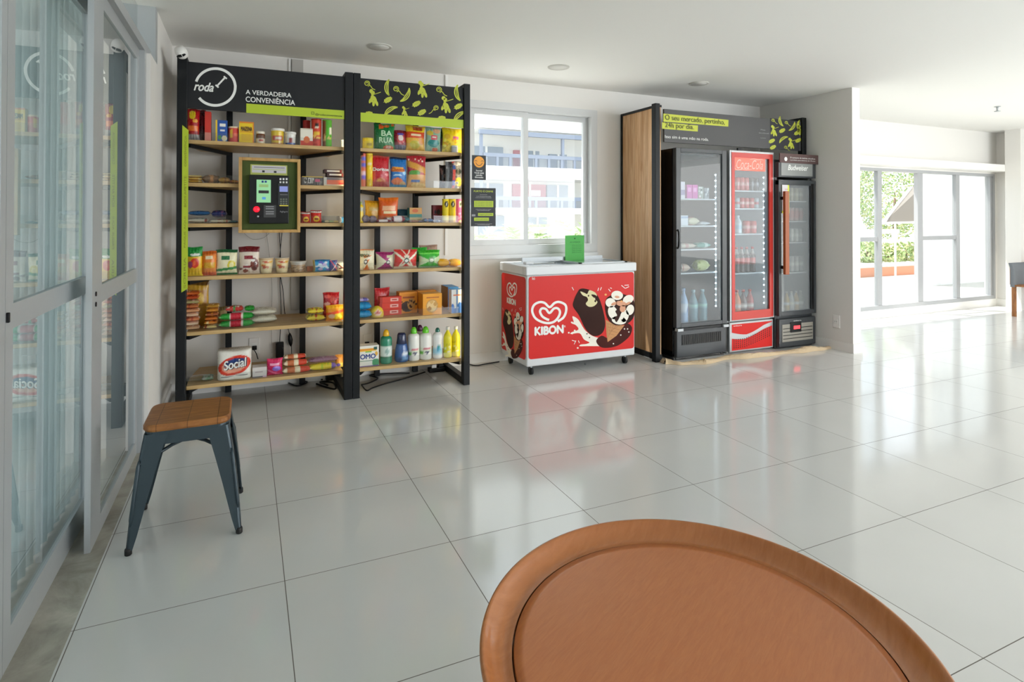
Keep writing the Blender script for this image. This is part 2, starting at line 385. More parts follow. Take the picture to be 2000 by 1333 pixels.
nz = N.new('ShaderNodeTexNoise'); nz.inputs['Scale'].default_value = 200; rp = N.new('ShaderNodeValToRGB'); rp.color_ramp.elements[0].color = (*lin('b4c2c2'), 1); rp.color_ramp.elements[1].color = (*lin('c8d2d0'), 1)
L.new(nz.outputs[0], rp.inputs[0]); L.new(rp.outputs[0], a1.inputs[0]); L.new(rp.outputs[0], a2.inputs[0]); mx.inputs[0].default_value = .36
L.new(a1.outputs[0], mx.inputs[1]); L.new(a2.outputs[0], mx.inputs[2]); L.new(mx.outputs[0], oo.inputs[0])
YM = .3+.085*round((l1-.3)/.085)
for (yb, ye, lab) in ((.3, YM, 'pale blue vertical blind behind the nearer sliding glass panel'), (YM, 3.82, 'pale blue vertical blind behind the farther sliding glass panel')):
    t = thing('vertical_blind', lab, 'blind', (-.74, yb, 0), group='vertical blinds behind the glass')
    s_ = MB(); n = int(round((ye-yb)/.085))
    for k in range(n):
        y = .04+k*.085; a = .34; c_, q = math.cos(a)*.046, math.sin(a)*.046
        vs = []
        for j in range(5):
            f = j/4*2-1; bow = .006*(1-f*f); vs.append((q*f-bow, y+c_*f, -.05)); vs.append((q*f-bow, y+c_*f, 2.40))
        s_.add(vs, [(2*j, 2*j+1, 2*j+3, 2*j+2) for j in range(4)], BL)
    s_.build('slats', t, recalc=False)
    MB().box((-.02, 0, 2.40), (.02, ye-yb, 2.44), WTRIM).build('head_rail', t)

# back window: frame, two sashes, glass
def sash(name, x0, x1, z0, z1, y, s, parent, m=FRAME):
    f = MB(); t = .03
    f.box((x0, y, z0), (x0+s, y+t, z1), m); f.box((x1-s, y, z0), (x1, y+t, z1), m); f.box((x0+s, y, z0), (x1-s, y+t, z0+s*1.1), m); f.box((x0+s, y, z1-s), (x1-s, y+t, z1), m)
    f.build(name, parent); MB().box((x0+s, y+.012, z0+s*1.1), (x1-s, y+.017, z1-s), PANE).build('pane', parent)
w1 = bpy.data.objects.new('window_1', None); COL.objects.link(w1); struct(w1)
xm = at(1026, 350, W+.04).x
f = MB(); b_ = .045
f.box((WX0, W-.012, WZ1-b_), (WX1+.03, W+.10, WZ1+.02), FRAME); f.box((WX0, W-.012, WZ0-.05), (WX1+.03, W+.10, WZ0+.03), FRAME)
f.box((WX1-.035, W-.012, WZ0+.03), (WX1+.03, W+.10, WZ1-b_), FRAME); f.box((WX0, W-.012, WZ0+.03), (WX0+.04, W+.10, WZ1-b_), FRAME)
f.box((WX0, W-.03, WZ0-.085), (WX1+.03, W-.0005, WZ0-.0505), FRAME)
f.build('window_frame', w1)
sash('sash', WX0+.04, xm+.022, WZ0+.03, WZ1-b_, W+.025, .045, w1)
sash('sash', xm-.022, WX1-.035, WZ0+.03, WZ1-b_, W+.06, .045, w1)
MB().box((WX1-.10, W+.01, WZ0+.05), (WX1-.08, W+.03, WZ0+.13), GREYAL).build('window_handle', w1, .004)
# glazed doors of the far room
FRAME2 = mat('backlit_white_aluminium', 'a9aaac', .45)  # white aluminium for the far doors, backlit shade put into the colour
w2 = bpy.data.objects.new('window_2', None); COL.objects.link(w2); struct(w2)
f = MB(); xx = lambda u: at(u, 500, FW+.03).x; XE = 9.68
f.box((5.19, FW, DZ1-.035), (XE, FW+.10, DZ1), FRAME2); f.box((5.19, FW, DZ0), (XE, FW+.10, DZ0+.05), FRAME2); f.box((XE-.05, FW, DZ0+.05), (XE, FW+.10, DZ1-.035), FRAME2); f.box((5.19, FW, DZ0+.05), (5.24, FW+.1, DZ1-.035), FRAME2)
f.build('window_frame', w2)
ms = [(5.24, 5.28)]+[(6.05, 6.14)]+[(xx(1712), xx(1720)), (xx(1790), xx(1800)), (xx(1865), xx(1872)), (9.585, XE-.05)]
f = MB()
for a, b in ms[1:]: f.box((a, FW+.01, DZ0+.05), (b, FW+.06, DZ1-.035), FRAME2)
f.build('mullions', w2)
mz0, mz1 = at(1830, 469, FW).z, at(1830, 461, FW).z
for k, (a, b) in enumerate(((5.24, 6.05), (6.14, ms[2][0]), (ms[3][1], ms[4][0]))):
    MB().box((a, FW+.015, mz0), (b, FW+.05, mz1), FRAME2).build('mid_rail', w2)
for a, b in ((5.24, 6.05), (6.14, ms[2][0]), (ms[3][1], ms[4][0]), (ms[4][1], ms[5][0])):
    MB().box((a, FW+.03, DZ0+.05), (b, FW+.036, DZ1-.035), PANE).build('pane', w2)

# sockets
def socket(p, nrm, label):
    t = thing('wall_socket', label, 'socket', p, 0 if nrm == 'y' else -PI/2)
    MB().box((-.037, -.008, -.06), (.037, 0, .06), WTRIM).build('plate', t, .003)
    m = MB(); m.box((-.018, -.011, -.02), (.018, -.008, .02), WHITEP)
    for dx in (-.009, .009): m.box((dx-.0025, -.0118, -.0025), (dx+.0025, -.0108, .0025), BLK2)
    m.build('outlet', t); return t
socket(at(497, 296, W), 'y', 'white wall socket just above the payment kiosk')
socket(at(497, 676, W), 'y', 'white wall socket behind the white kitchen towel pack')
socket(at(718, 668, W), 'y', 'white wall socket behind the white washing powder box')
socket(atx(1634, 628, 5.085), 'x', 'white wall socket on the partition beside the narrow dark fridge')
MB_ = MB(); MB_.box((-.016, -.03, -.014), (.016, 0, .014), BLK2)
tag(MB_.build('power_plug', loc=at(497, 679, W-.012), bevel=.004), 'black plug in the socket behind the kitchen towel pack', 'plug')
MB_ = MB(); MB_.box((-.016, -.03, -.014), (.016, 0, .014), BLK2)
tag(MB_.build('power_plug', loc=at(716, 671, W-.012), bevel=.004), 'black plug in the socket behind the washing powder box', 'plug')

# recessed ceiling lights, sprinkler, camera
LW = mat('lamp_diffuser', 'dedcd6', .4)
for (u, v, lab) in ((741, 91, 'round recessed ceiling light above the shelving'), (1091, 131, 'round recessed ceiling light in front of the window'), (1365, 163, 'round recessed ceiling light above the fridge cabinet')):
    p = atz(u, v, H); t = thing('ceiling_light', lab, 'light', (p.x, p.y, H), group='recessed ceiling lights')
    m = MB(); m.lathe([(.068, -.004), (.085, -.006), (.088, -.001), (.088, 0)], mat('lamp_ring', 'c9c6be', .4), n=32, caps=False); m.build('trim_ring', t)
    m = MB(); m.lathe([(.001, -.0035), (.069, -.004), (.069, 0)], LW, n=32); m.build('diffuser', t)
p = atz(1948, 208, H); t = thing('sprinkler_head', 'small metal sprinkler head under the far ceiling', 'sprinkler', (p.x, p.y, H))
m = MB(); m.lathe([(.03, -.006), (.03, 0)], GREYAL, n=20); m.lathe([(.008, -.05), (.012, -.006)], GREYAL, n=12); m.build('pipe', t)
m = MB(); m.lathe([(.028, -.056), (.03, -.05)], GREYAL, n=12, pw=2); m.build('deflector', t)

# ------------------------------------------------------------------ shelving
YF = 4.20                                   # front edge of the shelves
SZ = [1.735, 1.465, 1.208, .873, .527, .190]  # shelf tops
FX = lambda x, z, l: (x, 0, z)
def rack(x0, x1, label, name, pw):
    t = thing(name, label, 'shelving', (0, 0, 0), group='retail shelving bays')
    for (a, b, nm) in ((x0, x0+pw, 0), (x1-pw, x1, 1)):
        MB().box((a, 4.14, 0), (b, 4.20, 2.245), BLACK).build('front_post', t, .003)
        MB().box((a, 4.20, 0), (b, 4.66, .05), BLACK).build('foot', t, .003)
        MB().box((a, 4.20, 2.195), (b, 4.70, 2.245), BLACK).build('top_arm', t, .003)
    bx = (x0+pw+.225, x1-pw-.225)
    for a in bx: MB().box((a-.02, 4.66, .0), (a+.02, 4.70, 2.2), BLACK).build('back_post', t, .002)
    MB().box((x0, 4.66, .05), (x1, 4.70, .13), BLACK).build('back_rail', t, .002)
    for z in SZ:
        xa, xb = x0+pw, x1-pw
        s_ = MB(); zt, zb = z, z-.024
        out = [(xa, 4.20), (xb, 4.20), (xb, 4.40), (xb-.04, 4.695), (xa+.04, 4.695), (xa, 4.40)]
        n = len(out); s_.add([(x, y, zb) for x, y in out]+[(x, y, zt) for x, y in out], [tuple(range(n))[::-1], tuple(range(n, 2*n))]+[(i, (i+1) % n, n+(i+1) % n, n+i) for i in range(n)], PLYWD)
        sh = s_.build('shelf', t, .002)
        for (fx, b) in ((xa+.005, bx[0]), (xb-.005, bx[1])):
            MB().bar((fx, 4.205, zb-.012), (b, 4.67, zb-.012), .025, .022, BLACK).build('bracket', sh)
        MB().box((xa+.002, 4.203, z), (xb-.002, 4.206, z+.052), CLEAR).build('clear_lip', sh)
    LEDM = mat('led_warm', 'ffe9b8', .5, emit=4.5)
    MB().box((x1-pw+.006, 4.2005, .12), (x1-.012, 4.208, 1.93), LEDM).build('led_strip', t)
    return t
bay1 = rack(-.395, .6645, 'wider left shelving bay under the round logo sign board', 'shelving_bay', .055)
bay2 = rack(.667, 1.520, 'narrower shelving bay beside the window under the banana print board', 'shelving_bay', .048)

# sign boards (parts of the bays)
def fpl(Y):                                 # pixel position -> point on a plane facing the room
    return lambda u, v, l=0: at(u, v, Y-.0006-l*.0005)
ys = 4.155
b = MB(); b.box((-.34, ys, 1.925), (.607, ys+.02, 2.215), SIGNBK); sg = b.build('sign_board', bay1)
b = MB(); b.box((-.006, ys-.003, 1.920), (.607, ys, 1.980), LIME); b.build('lime_band', sg)
g = fpl(ys)
lg = MB(); cx, cy = 420.5, 170
pts = [(cx+39*math.cos(a), cy+36*math.sin(a)) for a in [math.radians(x) for x in list(range(-163, 0, 12))+list(range(0, 156, 12))]]
stroke(lg, pts, 5.2, WHITEP, g, 3); stroke(lg, [(423, 169), (440, 151)], 3.4, WHITEP, g, 1); stroke(lg, [(421, 166), (427, 171)], 3.2, WHITEP, g, 1); stroke(lg, [(437, 149), (443, 154)], 3, WHITEP, g, 1)
lg.build('logo_ring', sg, recalc=False)
P = lambda u, v, Y=ys-.002: at(u, v, Y)
def ptext(s, name, m, u0, v0, u1, v1, Y, parent, **k):
    a, b_ = at(u0, (v0+v1)/2, Y), at(u1, (v0+v1)/2, Y); zt, zb = at((u0+u1)/2, v0, Y).z, at((u0+u1)/2, v1, Y).z
    return text(s, name, m, ((a.x+b_.x)/2, Y, (zt+zb)/2), b_.x-a.x, zt-zb, parent, **k)
ptext('roda', 'logo_word', WHITEP, 379, 161, 417, 178, ys-.003, sg, shear=.35, bold=.02)
ptext('A VERDADEIRA', 'slogan_word', WHITEP, 480, 178.8, 569, 187.3, ys-.003, sg, bold=.012)
ptext('CONVENIÊNCIA', 'slogan_word', WHITEP, 480, 189.6, 576, 202.2, ys-.003, sg, bold=.012)
ptext('@rodaconveniencia', 'handle_word', BLKP, 616, 223, 668, 228, ys-.005, sg)
m = MB(); p = P(611, 221, ys-.005)
for a, c in (((-.009, -.009), (.009, -.007)), ((-.009, .007), (.009, .009)), ((-.009, -.009), (-.007, .009)), ((.007, -.009), (.009, .009))): m.box((p.x+a[0], p.y, p.z+a[1]), (p.x+c[0], p.y+.001, p.z+c[1]), BLKP)
m.build('app_icon', sg)

# banana print: strokes and leaves
def swirl(mb, cx, cy, s, m, fn, fl=1):
    pts = []
    for k in range(15):
        a = k/14*3.4*PI; r = .18+.82*k/14*.6; pts.append((cx+fl*s*r*math.cos(a+PI)*1., cy+s*r*math.sin(a+PI)))
    e = pts[-1]; pts += [(e[0]+fl*s*.5, e[1]-s*.2), (e[0]+fl*s*1.0, e[1]+s*.45), (e[0]+fl*s*1.6, e[1]+s*.75)]
    stroke(mb, pts, s*.16, m, fn, 3)
def banana(mb, cx, cy, s, m, fn, a0):
    for off, w in ((0, .12), (.22, .09), (.42, .12)):
        pts = []
        for k in range(7):
            t = (k/6-.5); a = a0+t*2.0; r = s*(1.1-off*(1-4*t*t)*.9); pts.append((cx+r*math.cos(a)-s*.75*math.cos(a0), cy+r*math.sin(a)-s*.75*math.sin(a0)))
        stroke(mb, pts, s*w, m, fn, 4)
def feather(mb, cx, cy, s, m, fn, a=-.5):
    c, q = math.cos(a), math.sin(a)
    R_ = lambda x, y: (cx+x*c-y*q, cy+x*q+y*c)
    stroke(mb, [R_(-s, 0), R_(s, 0)], s*.12, m, fn, 1)
    for k in range(5):
        x = -.7*s+k*.33*s; l = s*(.62-.10*abs(k-1.5))
        for sg_ in (-1, 1): ell(mb, *R_(x+l*.25, sg_*l*.5), l*.52, s*.17, m, fn, 0, 8, a+sg_*1.05)
def cluster(mb, cx, cy, s, m, fn):
    for dx, dy, rx, ry, r in ((-.25, -1.1, .3, .32, 0), (.0, -.8, .28, .35, .4), (-.1, .0, .28, .62, .1), (.35, .25, .24, .65, -.3), (-.4, .35, .2, .42, .3), (.6, .75, .2, .42, -.25), (.1, .8, .2, .4, 0)):
        ell(mb, cx+dx*s, cy+dy*s, rx*s, ry*s, m, fn, 0, 9, r)
    stroke(mb, [(cx+.1*s, cy-.6*s), (cx+.6*s, cy-.75*s), (cx+1.2*s, cy-.95*s)], s*.1, m, fn, 2)
b = MB(); b.box((.716, ys, 1.915), (1.472, ys+.02, 2.215), SIGNBK); sg2 = b.build('sign_board', bay2)
b = MB(); b.box((.716, ys-.003, 1.912), (1.472, ys, 1.975), LIME); b.build('lime_band', sg2)
bp_ = MB(); z4 = lambda x, y: (660+x*.195, 130+y*.195)
for x, y in ((290, 170), (580, 225), (1010, 232)): swirl(bp_, *z4(x, y), 9, LIME2, g)
swirl(bp_, *z4(985, 415), 8, LIME2, g, -1)
for x, y, a in ((500, 210, PI*1.0), (680, 290, .6), (1200, 265, PI*.95), (525, 445, -2.2), (1215, 500, -2.3)): banana(bp_, *z4(x, y), 17, LIME2, g, a)
for x, y in ((350, 320), (1075, 390), (840, 235)): cluster(bp_, *z4(x, y), 13, LIME2, g)
for x, y in ((500, 335), (785, 375), (840, 460), (1205, 400)): feather(bp_, *z4(x, y), 9.5, LIME2, g)
for x, y in ((310, 470), (1040, 515)): feather(bp_, *z4(x, y), 8, LIME2, g, 0)
cluster(bp_, *z4(665, 455), 8, LIME2, g)
bp_.build('banana_print', sg2, recalc=False)

# lime text strip standing on the left post
p0, p1 = at(356, 243, 4.13), at(368, 570, 4.13)
t = thing('price_strip', 'tall lime green text strip fixed to the left front post', 'sign', (p0.x, 4.132, .785))
b = MB(); h_ = 1.03; b.add([(0, 0, 0), (.034, .0, .022), (.034, .0, h_-.03), (0, 0, h_), (0, .003, 0), (.034, .003, .022), (.034, .003, h_-.03), (0, .003, h_)], [(0, 1, 2, 3), (7, 6, 5, 4), (0, 4, 5, 1), (1, 5, 6, 2), (2, 6, 7, 3), (3, 7, 4, 0)], LIME); b.build('backing', t)
for k, s_ in enumerate(('SORRIA', 'PAGUE AQUI', 'BOM APETITE', 'CONVENIENCIA')):
    text(s_, 'lettering', mat('olive_print', '8c8f2a', .6), (.018, -.002, .12+k*.25), .19, .012, t, rot=(PI/2, -PI/2, 0))

# security camera perched on top of the left post
p = at(356, 109, 4.12); t = thing('security_camera', 'small white dome camera on top of the left shelving post', 'camera', (p.x, 4.16, 2.245))
m = MB(); m.lathe([(.012, 0), (.03, .0), (.03, .006), (.012, .012), (.012, .03)], WTRIM, n=20); m.build('stand', t)
m = MB(); m.lathe([(.001, -.034), (.018, -.030), (.03, -.018), (.034, 0), (.034, .022), (.028, .04), (.001, .046)], WTRIM, n=24); hd = m.build('camera_head', t, loc=(.0, -.055, .004), rot=(.9, -.55, 0))
m = MB(); m.lathe([(.001, -.006), (.019, -.005), (.021, 0), (.019, .002)], BLK2, n=20, sx=1.3, sy=.5); m.build('lens', hd, loc=(-.012, -.030, .012), rot=(PI/2, .0, -.2))

# ------------------------------------------------------------------ payment kiosk in the left bay
KG = mat('moss_green_panel', '46541f', .8, bump=.3, bscale=300)
KW = wood('kiosk_frame_wood', 'b08347', 'cda462', (8, 8, 1.5), .45)
ky = 4.165
t = thing('payment_kiosk', 'self checkout kiosk with green backing in a pale wood frame', 'kiosk', (0, 0, 0))
ka, kb = at(465, 306, ky), at(584, 455, ky); kx0, kx1, kz0, kz1 = at(466, 380, ky).x, at(586, 380, ky).x, 1.147, 1.632
f = MB()
for a, b_ in (((kx0, kz0), (kx0+.02, kz1)), ((kx1-.02, kz0), (kx1, kz1)), ((kx0+.02, kz0), (kx1-.02, kz0+.02)), ((kx0+.02, kz1-.02), (kx1-.02, kz1))): f.box((a[0], ky-.035, a[1]), (b_[0], ky+.01, b_[1]), KW)
f.build('wood_frame', t, .002)
MB().box((kx0+.02, ky-.008, kz0+.02), (kx1-.02, ky+.008, kz1-.02), KG).build('backing_panel', t)
g = fpl(ky-.04)
za, zb_ = at(487, 342, ky-.04), at(564, 437, ky-.04)
MB().box((za.x, ky-.045, zb_.z), (zb_.x, ky-.008, za.z), BLK2).build('terminal_body', t, .004)
def pbox(u0, v0, u1, v1, Y, m, name, parent, th=.002, bevel=0):
    a, b_ = at(u0, v0, Y), at(u1, v1, Y); x0 = (a.x+at(u0, v1, Y).x)/2; x1 = (b_.x+at(u1, v0, Y).x)/2
    return MB().box((x0, Y-th, b_.z), (x1, Y, a.z), m).build(name, parent, bevel)
SCR = mat('screen_green', '8fc794', .3, emit=.30); 
pbox(489, 321, 561, 343, ky-.008, mat('kiosk_card', 'b9bd63', .6), 'instruction_card', t)
pbox(492, 323, 559, 339, ky-.010, mat('pale_card', 'cfc9cf', .6), 'card_print', t)
pbox(496, 327, 556, 328, ky-.012, BLKP, 'printed_line', t, .001); pbox(494, 331, 556, 332, ky-.012, LIME, 'printed_line', t, .001)
pbox(512, 333, 517, 337, ky-.012, BLKP, 'card_icon', t, .001); pbox(535, 334, 540, 338, ky-.012, BLKP, 'card_icon', t, .001)
sc = pbox(501, 351, 529, 396, ky-.045, SCR, 'touch_screen', t, .003)
pbox(505, 372, 525, 378, ky-.0482, BLKP, 'screen_text', sc, .0005); pbox(512, 385, 519, 390, ky-.0482, mat('screen_blue', '4f8fc8', .4, emit=.3), 'screen_icon', sc, .0005)
pbox(511, 353, 515, 357, ky-.0482, BLUEP, 'screen_icon', sc, .0005); pbox(517, 353, 521, 357, ky-.0482, BLUEP, 'screen_icon', sc, .0005); pbox(506, 360, 524, 366, ky-.0482, mat('screen_pale', '8fb070', .4, emit=.25), 'screen_text', sc, .0005)
m = MB(); p = at(501, 409, ky-.047)
m.lathe([(.001, 0), (.016, 0), (.019, .004), (.019, .012)], mat('scanner_red', 'ff0c22', .3, emit=1.6), n=24); m.build('scanner_light', t, loc=(p.x, ky-.058, p.z), rot=(-PI/2, 0, 0))
m = MB(); m.lathe([(.001, 0), (.006, 0), (.006, .005)], GREYAL, n=12); p = at(504, 423, ky-.047); m.build('button', t, loc=(p.x, ky-.05, p.z), rot=(-PI/2, 0, 0))
pd = pbox(543, 358, 564, 402, ky-.045, mat('card_reader_grey', '23262a', .4), 'card_reader', t, .014, .003)
pbox(546, 364, 562, 375, ky-.060, mat('reader_lcd', '7d86c0', .3, emit=.35), 'reader_display', pd, .001)
pbox(547, 380, 562, 381, ky-.060, GREYP, 'reader_line', pd, .001)
for r_ in range(3):
    for c_ in range(3): pbox(547+c_*5.2, 388+r_*4.4, 550.5+c_*5.2, 391+r_*4.4, ky-.060, mat('reader_key', '6a7060', .4), 'reader_key', pd, .001)
pbox(546, 401, 563, 403, ky-.060, mat('reader_slot', 'c6b73c', .4, emit=.3), 'card_slot', pd, .001)
m = MB()
for r_ in range(2):
    for c_ in range(3): p = at(548+c_*6, 350+r_*7, ky-.047); m.lathe([(.006, 0), (.006, .002)], WHITEP, (0, 0, 0), 8); 
for r_ in range(2):
    for c_ in range(3): pbox(546+c_*6, 348+r_*6.5, 549.5+c_*6, 352+r_*6.5, ky-.0455, WHITEP, 'payment_logo', t, .001)
pbox(515, 401, 539, 425, ky-.0452, mat('notice_grey', '3c3c3c', .5), 'notice_plate', t, .001)
for k, v in enumerate((403, 407, 413, 417)): pbox(519, v, 535, v+1.8, ky-.0468, GREYP, 'notice_line', t, .0005)
ptext('PagSeguro', 'printed_word', GREYP, 547, 412, 562, 416, ky-.047, t)

# ------------------------------------------------------------------ groceries
def painter(base, layers):
    B = lin(base); Ls = []
    for l in layers or []:
        if l[0] == 'd':
            rnd = random.Random(l[1])
            for _ in range(l[2]): Ls.append(('e', rnd.uniform(-.9, .9), rnd.uniform(l[6], l[7]), l[3]*rnd.uniform(.6, 1.3), l[4]*rnd.uniform(.6, 1.3), lin(rnd.choice(l[5]))))
        elif l[0] == 't': Ls.append(l[:-1]+(lin(l[-1]),))
        else: Ls.append(l[:-1]+(lin(l[-1]),))
    def f(s, t):
        c = B
        for l in Ls:
            k = l[0]
            if k == 'b':
                if l[1] <= t <= l[2]: c = l[3]
            elif s > 2: continue
            elif k == 'v':
                if l[1] <= s <= l[2]: c = l[3]
            elif k == 'e':
                if ((s-l[1])/l[3])**2+((t-l[2])/l[4])**2 <= 1: c = l[5]
            elif k == 'r':
                if l[1] <= s <= l[3] and l[2] <= t <= l[4]: c = l[5]
            elif k == 'x':     # diagonal wedge pair: |s|*l1 > |t-l2|
                if abs(s)*l[1] > abs(t-l[2]): c = l[3]
            elif k == 's':     # slanted band
                if l[1] <= t+l[3]*s <= l[2]: c = l[4]
        return c
    return f
def g_pouch(w, h, d, fn, m=FILM, lie=False, seed=1, seal=.05, NX=30, NZ=38, fold=0):
    mb = MB(); rnd = random.Random(seed); ph = [rnd.uniform(0, 6) for _ in range(6)]
    vs, cs, fs = [], [], []
    for side in (0, 1):
        base = len(vs)
        for j in range(NZ+1):
            t = j/NZ; e = 0 if (t < seal or t > 1-seal) else math.sin(PI*(t-seal)/(1-2*seal))**(.24 if lie else .42)
            for i in range(NX+1):
                s = -1+2*i/NX; pin = 1-.07*e
                y = (1-abs(s)**2.4)**.6*e*(d/2)+.0012
                if e > 0: y += d*.035*math.sin(5*s+ph[0]+7*t)*math.cos(9*t+ph[1])*(1-abs(s))*e+d*.05*math.sin(16*s+ph[2])*max(0, 1-5*min(t-seal, 1-seal-t))*(1-s*s)
                zz = t*h+ (h*.012*math.sin(3*s+ph[3])*t*t)
                x = s*w/2*pin+w*.012*math.sin(6*t+ph[4])
                vs.append((x, -y if side == 0 else y, zz)); cs.append(fn(s, t))
        for j in range(NZ):
            for i in range(NX):
                a = base+j*(NX+1)+i; q = (a, a+1, a+NX+2, a+NX+1); fs.append(q if side == 0 else q[::-1])
    n0 = (NX+1)*(NZ+1)
    bd = [i for i in range(NX+1)]+[j*(NX+1)+NX for j in range(1, NZ+1)]+[NZ*(NX+1)+i for i in range(NX-1, -1, -1)]+[j*(NX+1) for j in range(NZ-1, 0, -1)]
    for k in range(len(bd)): a, b = bd[k], bd[(k+1) % len(bd)]; fs.append((a, n0+a, n0+b, b))
    if lie: vs = [(z-h/2, x, d/2+.003-y) for x, y, z in vs]
    mb.add(vs, fs, m, cs, smooth=True); return mb
def g_box(w, h, d, fn, m=CARD, top=None, side=None, NX=30, NZ=36):
    mb = MB(); vs, cs, fs = [], [], []
    for j in range(NZ+1):
        for i in range(NX+1): s = -1+2*i/NX; t = j/NZ; vs.append((s*w/2, -d/2, t*h)); cs.append(fn(s, t))
    for j in range(NZ):
        for i in range(NX): a = j*(NX+1)+i; fs.append((a, a+1, a+NX+2, a+NX+1))
    mb.add(vs, fs, m, cs)
    S = lin(side) if side else fn(9, .5); T = lin(top) if top else fn(9, .98)
    x, y = w/2, d/2
    for q, c in (([(-x, y, 0), (-x, -y, 0), (-x, -y, h), (-x, y, h)], S), ([(x, -y, 0), (x, y, 0), (x, y, h), (x, -y, h)], S), ([(x, y, 0), (-x, y, 0), (-x, y, h), (x, y, h)], S), ([(-x, -y, h), (x, -y, h), (x, y, h), (-x, y, h)], T), ([(-x, y, 0), (x, y, 0), (x, -y, 0), (-x, -y, 0)], S)):
        mb.add(q, [(0, 1, 2, 3)], m, [c]*4)
    return mb
N_IT = [0]
def item(kind, u0, u1, vt, sh, base, layers, name, label, cat, Y=4.235, d=None, z0=0, group=None, txt=(), rz=0, cap=None, h=None, prof=None, tilt=0, **k):
    """one grocery standing on shelf number sh, its outline measured in the photograph"""
    N_IT[0] += 1; zb = SZ[sh-1]+z0+.0005
    kk = {1: 1, 2: 1}
    vm = (vt+at_v(zb, (u0+u1)/2, Y))/2
    x0, x1 = at(u0, vm, Y).x, at(u1, vm, Y).x; hh = h or max(.015, at((u0+u1)/2, vt, Y).z-zb); w = x1-x0
    fn = painter(base, layers); lie = kind in ('pack',)
    if kind in ('pouch', 'pack', 'box', 'bar'): dd = d or (.055 if kind == 'pouch' else .10)
    else: dd = w
    o_loc = (x0+w/2, Y+dd/2, zb)
    parts = bool(txt) or bool(cap)
    par = thing(name, label, cat, o_loc, rz, group) if parts else None
    if kind == 'pouch': mb = g_pouch(w, hh, dd, fn, seed=N_IT[0], **k); bn = 'bag'
    elif kind == 'pack': mb = g_pouch(dd, w, hh-.006 if hh > .02 else hh*.8, fn, lie=True, seed=N_IT[0], **k); bn = 'wrapper'
    elif kind == 'box': mb = g_box(w, hh, dd, fn, **k); bn = 'carton'
    elif kind == 'bar': mb = g_box(w, hh, dd, fn, m=FILM, **k); bn = 'wrapper'
    else:
        r = w/2; mb = MB(); bn = 'body'; kw = dict(paint=fn)
        mm = k.get('m', PLAST if kind != 'can' else CARD)
        capc = cap; ch = 0
        def scale(pf, top): return [(a*r, b*top) for a, b in pf]
        PR = {'can': [(.97, 0), (1, .01)]+[(1, i/16) for i in range(1, 16)]+[(1, .985), (.95, 1)],
              'jar': [(.9, 0), (1, .04)]+[(1, .08+i*.075) for i in range(0, 9)]+[(.97, .76), (.84, .80), (.84, .84)],
              'cup': [(.72, 0), (.74, .02)]+[(.74+.22*i/14, i/14) for i in range(1, 14)]+[(.97, .96), (1.02, .965), (1.02, 1)],
              'tub': [(.84, 0), (.88, .03)]+[(.88+.08*i/12, i/12*.86) for i in range(1, 13)],
              'bottle': [(.9, 0), (1, .03)]+[(1, .05+i*.04) for i in range(15)]+[(.97, .66), (.85, .73), (.62, .79), (.40, .84), (.33, .87), (.33, .91)],
              'squeeze': [(.86, 0), (.97, .03), (1, .1), (.99, .2), (.97, .3), (.93, .4), (.9, .5), (.93, .6), (1, .7), (.96, .76), (.8, .81), (.5, .85), (.42, .88)],
              'softener': [(.86, 0), (.98, .04), (1, .12), (1, .2), (.97, .3), (.92, .4), (.85, .5), (.78, .58), (.72, .64)],
              'bleach': [(.9, 0), (1, .03)]+[(1, .05+i*.05) for i in range(13)]+[(.98, .72), (.88, .77), (.62, .80), (.45, .82)]}
        pf = prof or PR[kind]; mb.lathe(scale(pf, hh), mm, n=24, **kw)
    if par:
        mb.build(bn, par, rot=(tilt, 0, 0) if tilt else None)
        if cap:
            col, cp = cap[0], cap[1] if len(cap) > 1 else None; c = MB(); r = w/2
            CP = {'can': [(1.03, .965), (1.03, 1.0), (.95, 1.008)], 'jar': [(.93, .80), (.95, .82), (.95, .99), (.9, 1)], 'tub': [(1.03, .84), (1.06, .86), (1.06, .98), (1.0, 1)], 'cup': [(1.0, .99), (1.0, 1.01)],
                  'bottle': [(.42, .90), (.44, .91), (.44, .99), (.38, 1)], 'squeeze': [(.46, .86), (.48, .88), (.42, .95), (.30, .985), (.12, 1)], 'softener': [(.70, .62), (.76, .64), (.66, .8), (.62, .94), (.5, 1)], 'bleach': [(.5, .80), (.55, .82), (.5, .90), (.38, .96), (.2, 1)]}
            c.lathe([(a*r, b*hh) for a, b in CP[kind]], PLAST, n=20, col=lin(col)); c.build('lid' if kind in ('can', 'jar', 'tub', 'cup') else 'cap', par)
        for tx in txt:
            s_, ss, tt, ww, th, tm = tx[:6]; sx = tx[6] if len(tx) > 6 else 0
            text(s_, 'printed_word', tm, (ss*w/2, -dd/2-.0015, tt*hh), ww*w, th*hh, par, shear=sx, bold=.03)
            if kind == 'pouch': q_ = TEXTS.pop(); TEXTS.append(q_[:4]+((w, dd, ss),))
        return par
    o = mb.build(name, loc=o_loc, rot=(tilt, 0, rz)); return tag(o, label, cat, group)
def at_v(z, u, Y):                         # image row of height z at column u on the plane Y
    lo, hi = 0., 1333.
    for _ in range(26):
        m_ = (lo+hi)/2
        if at(u, m_, Y).z > z: lo = m_
        else: hi = m_
    return lo
Wt, Bk, Rd, Bu, Gn, Yl = WHITEP, BLKP, REDP, BLUEP, GREENP, YELP

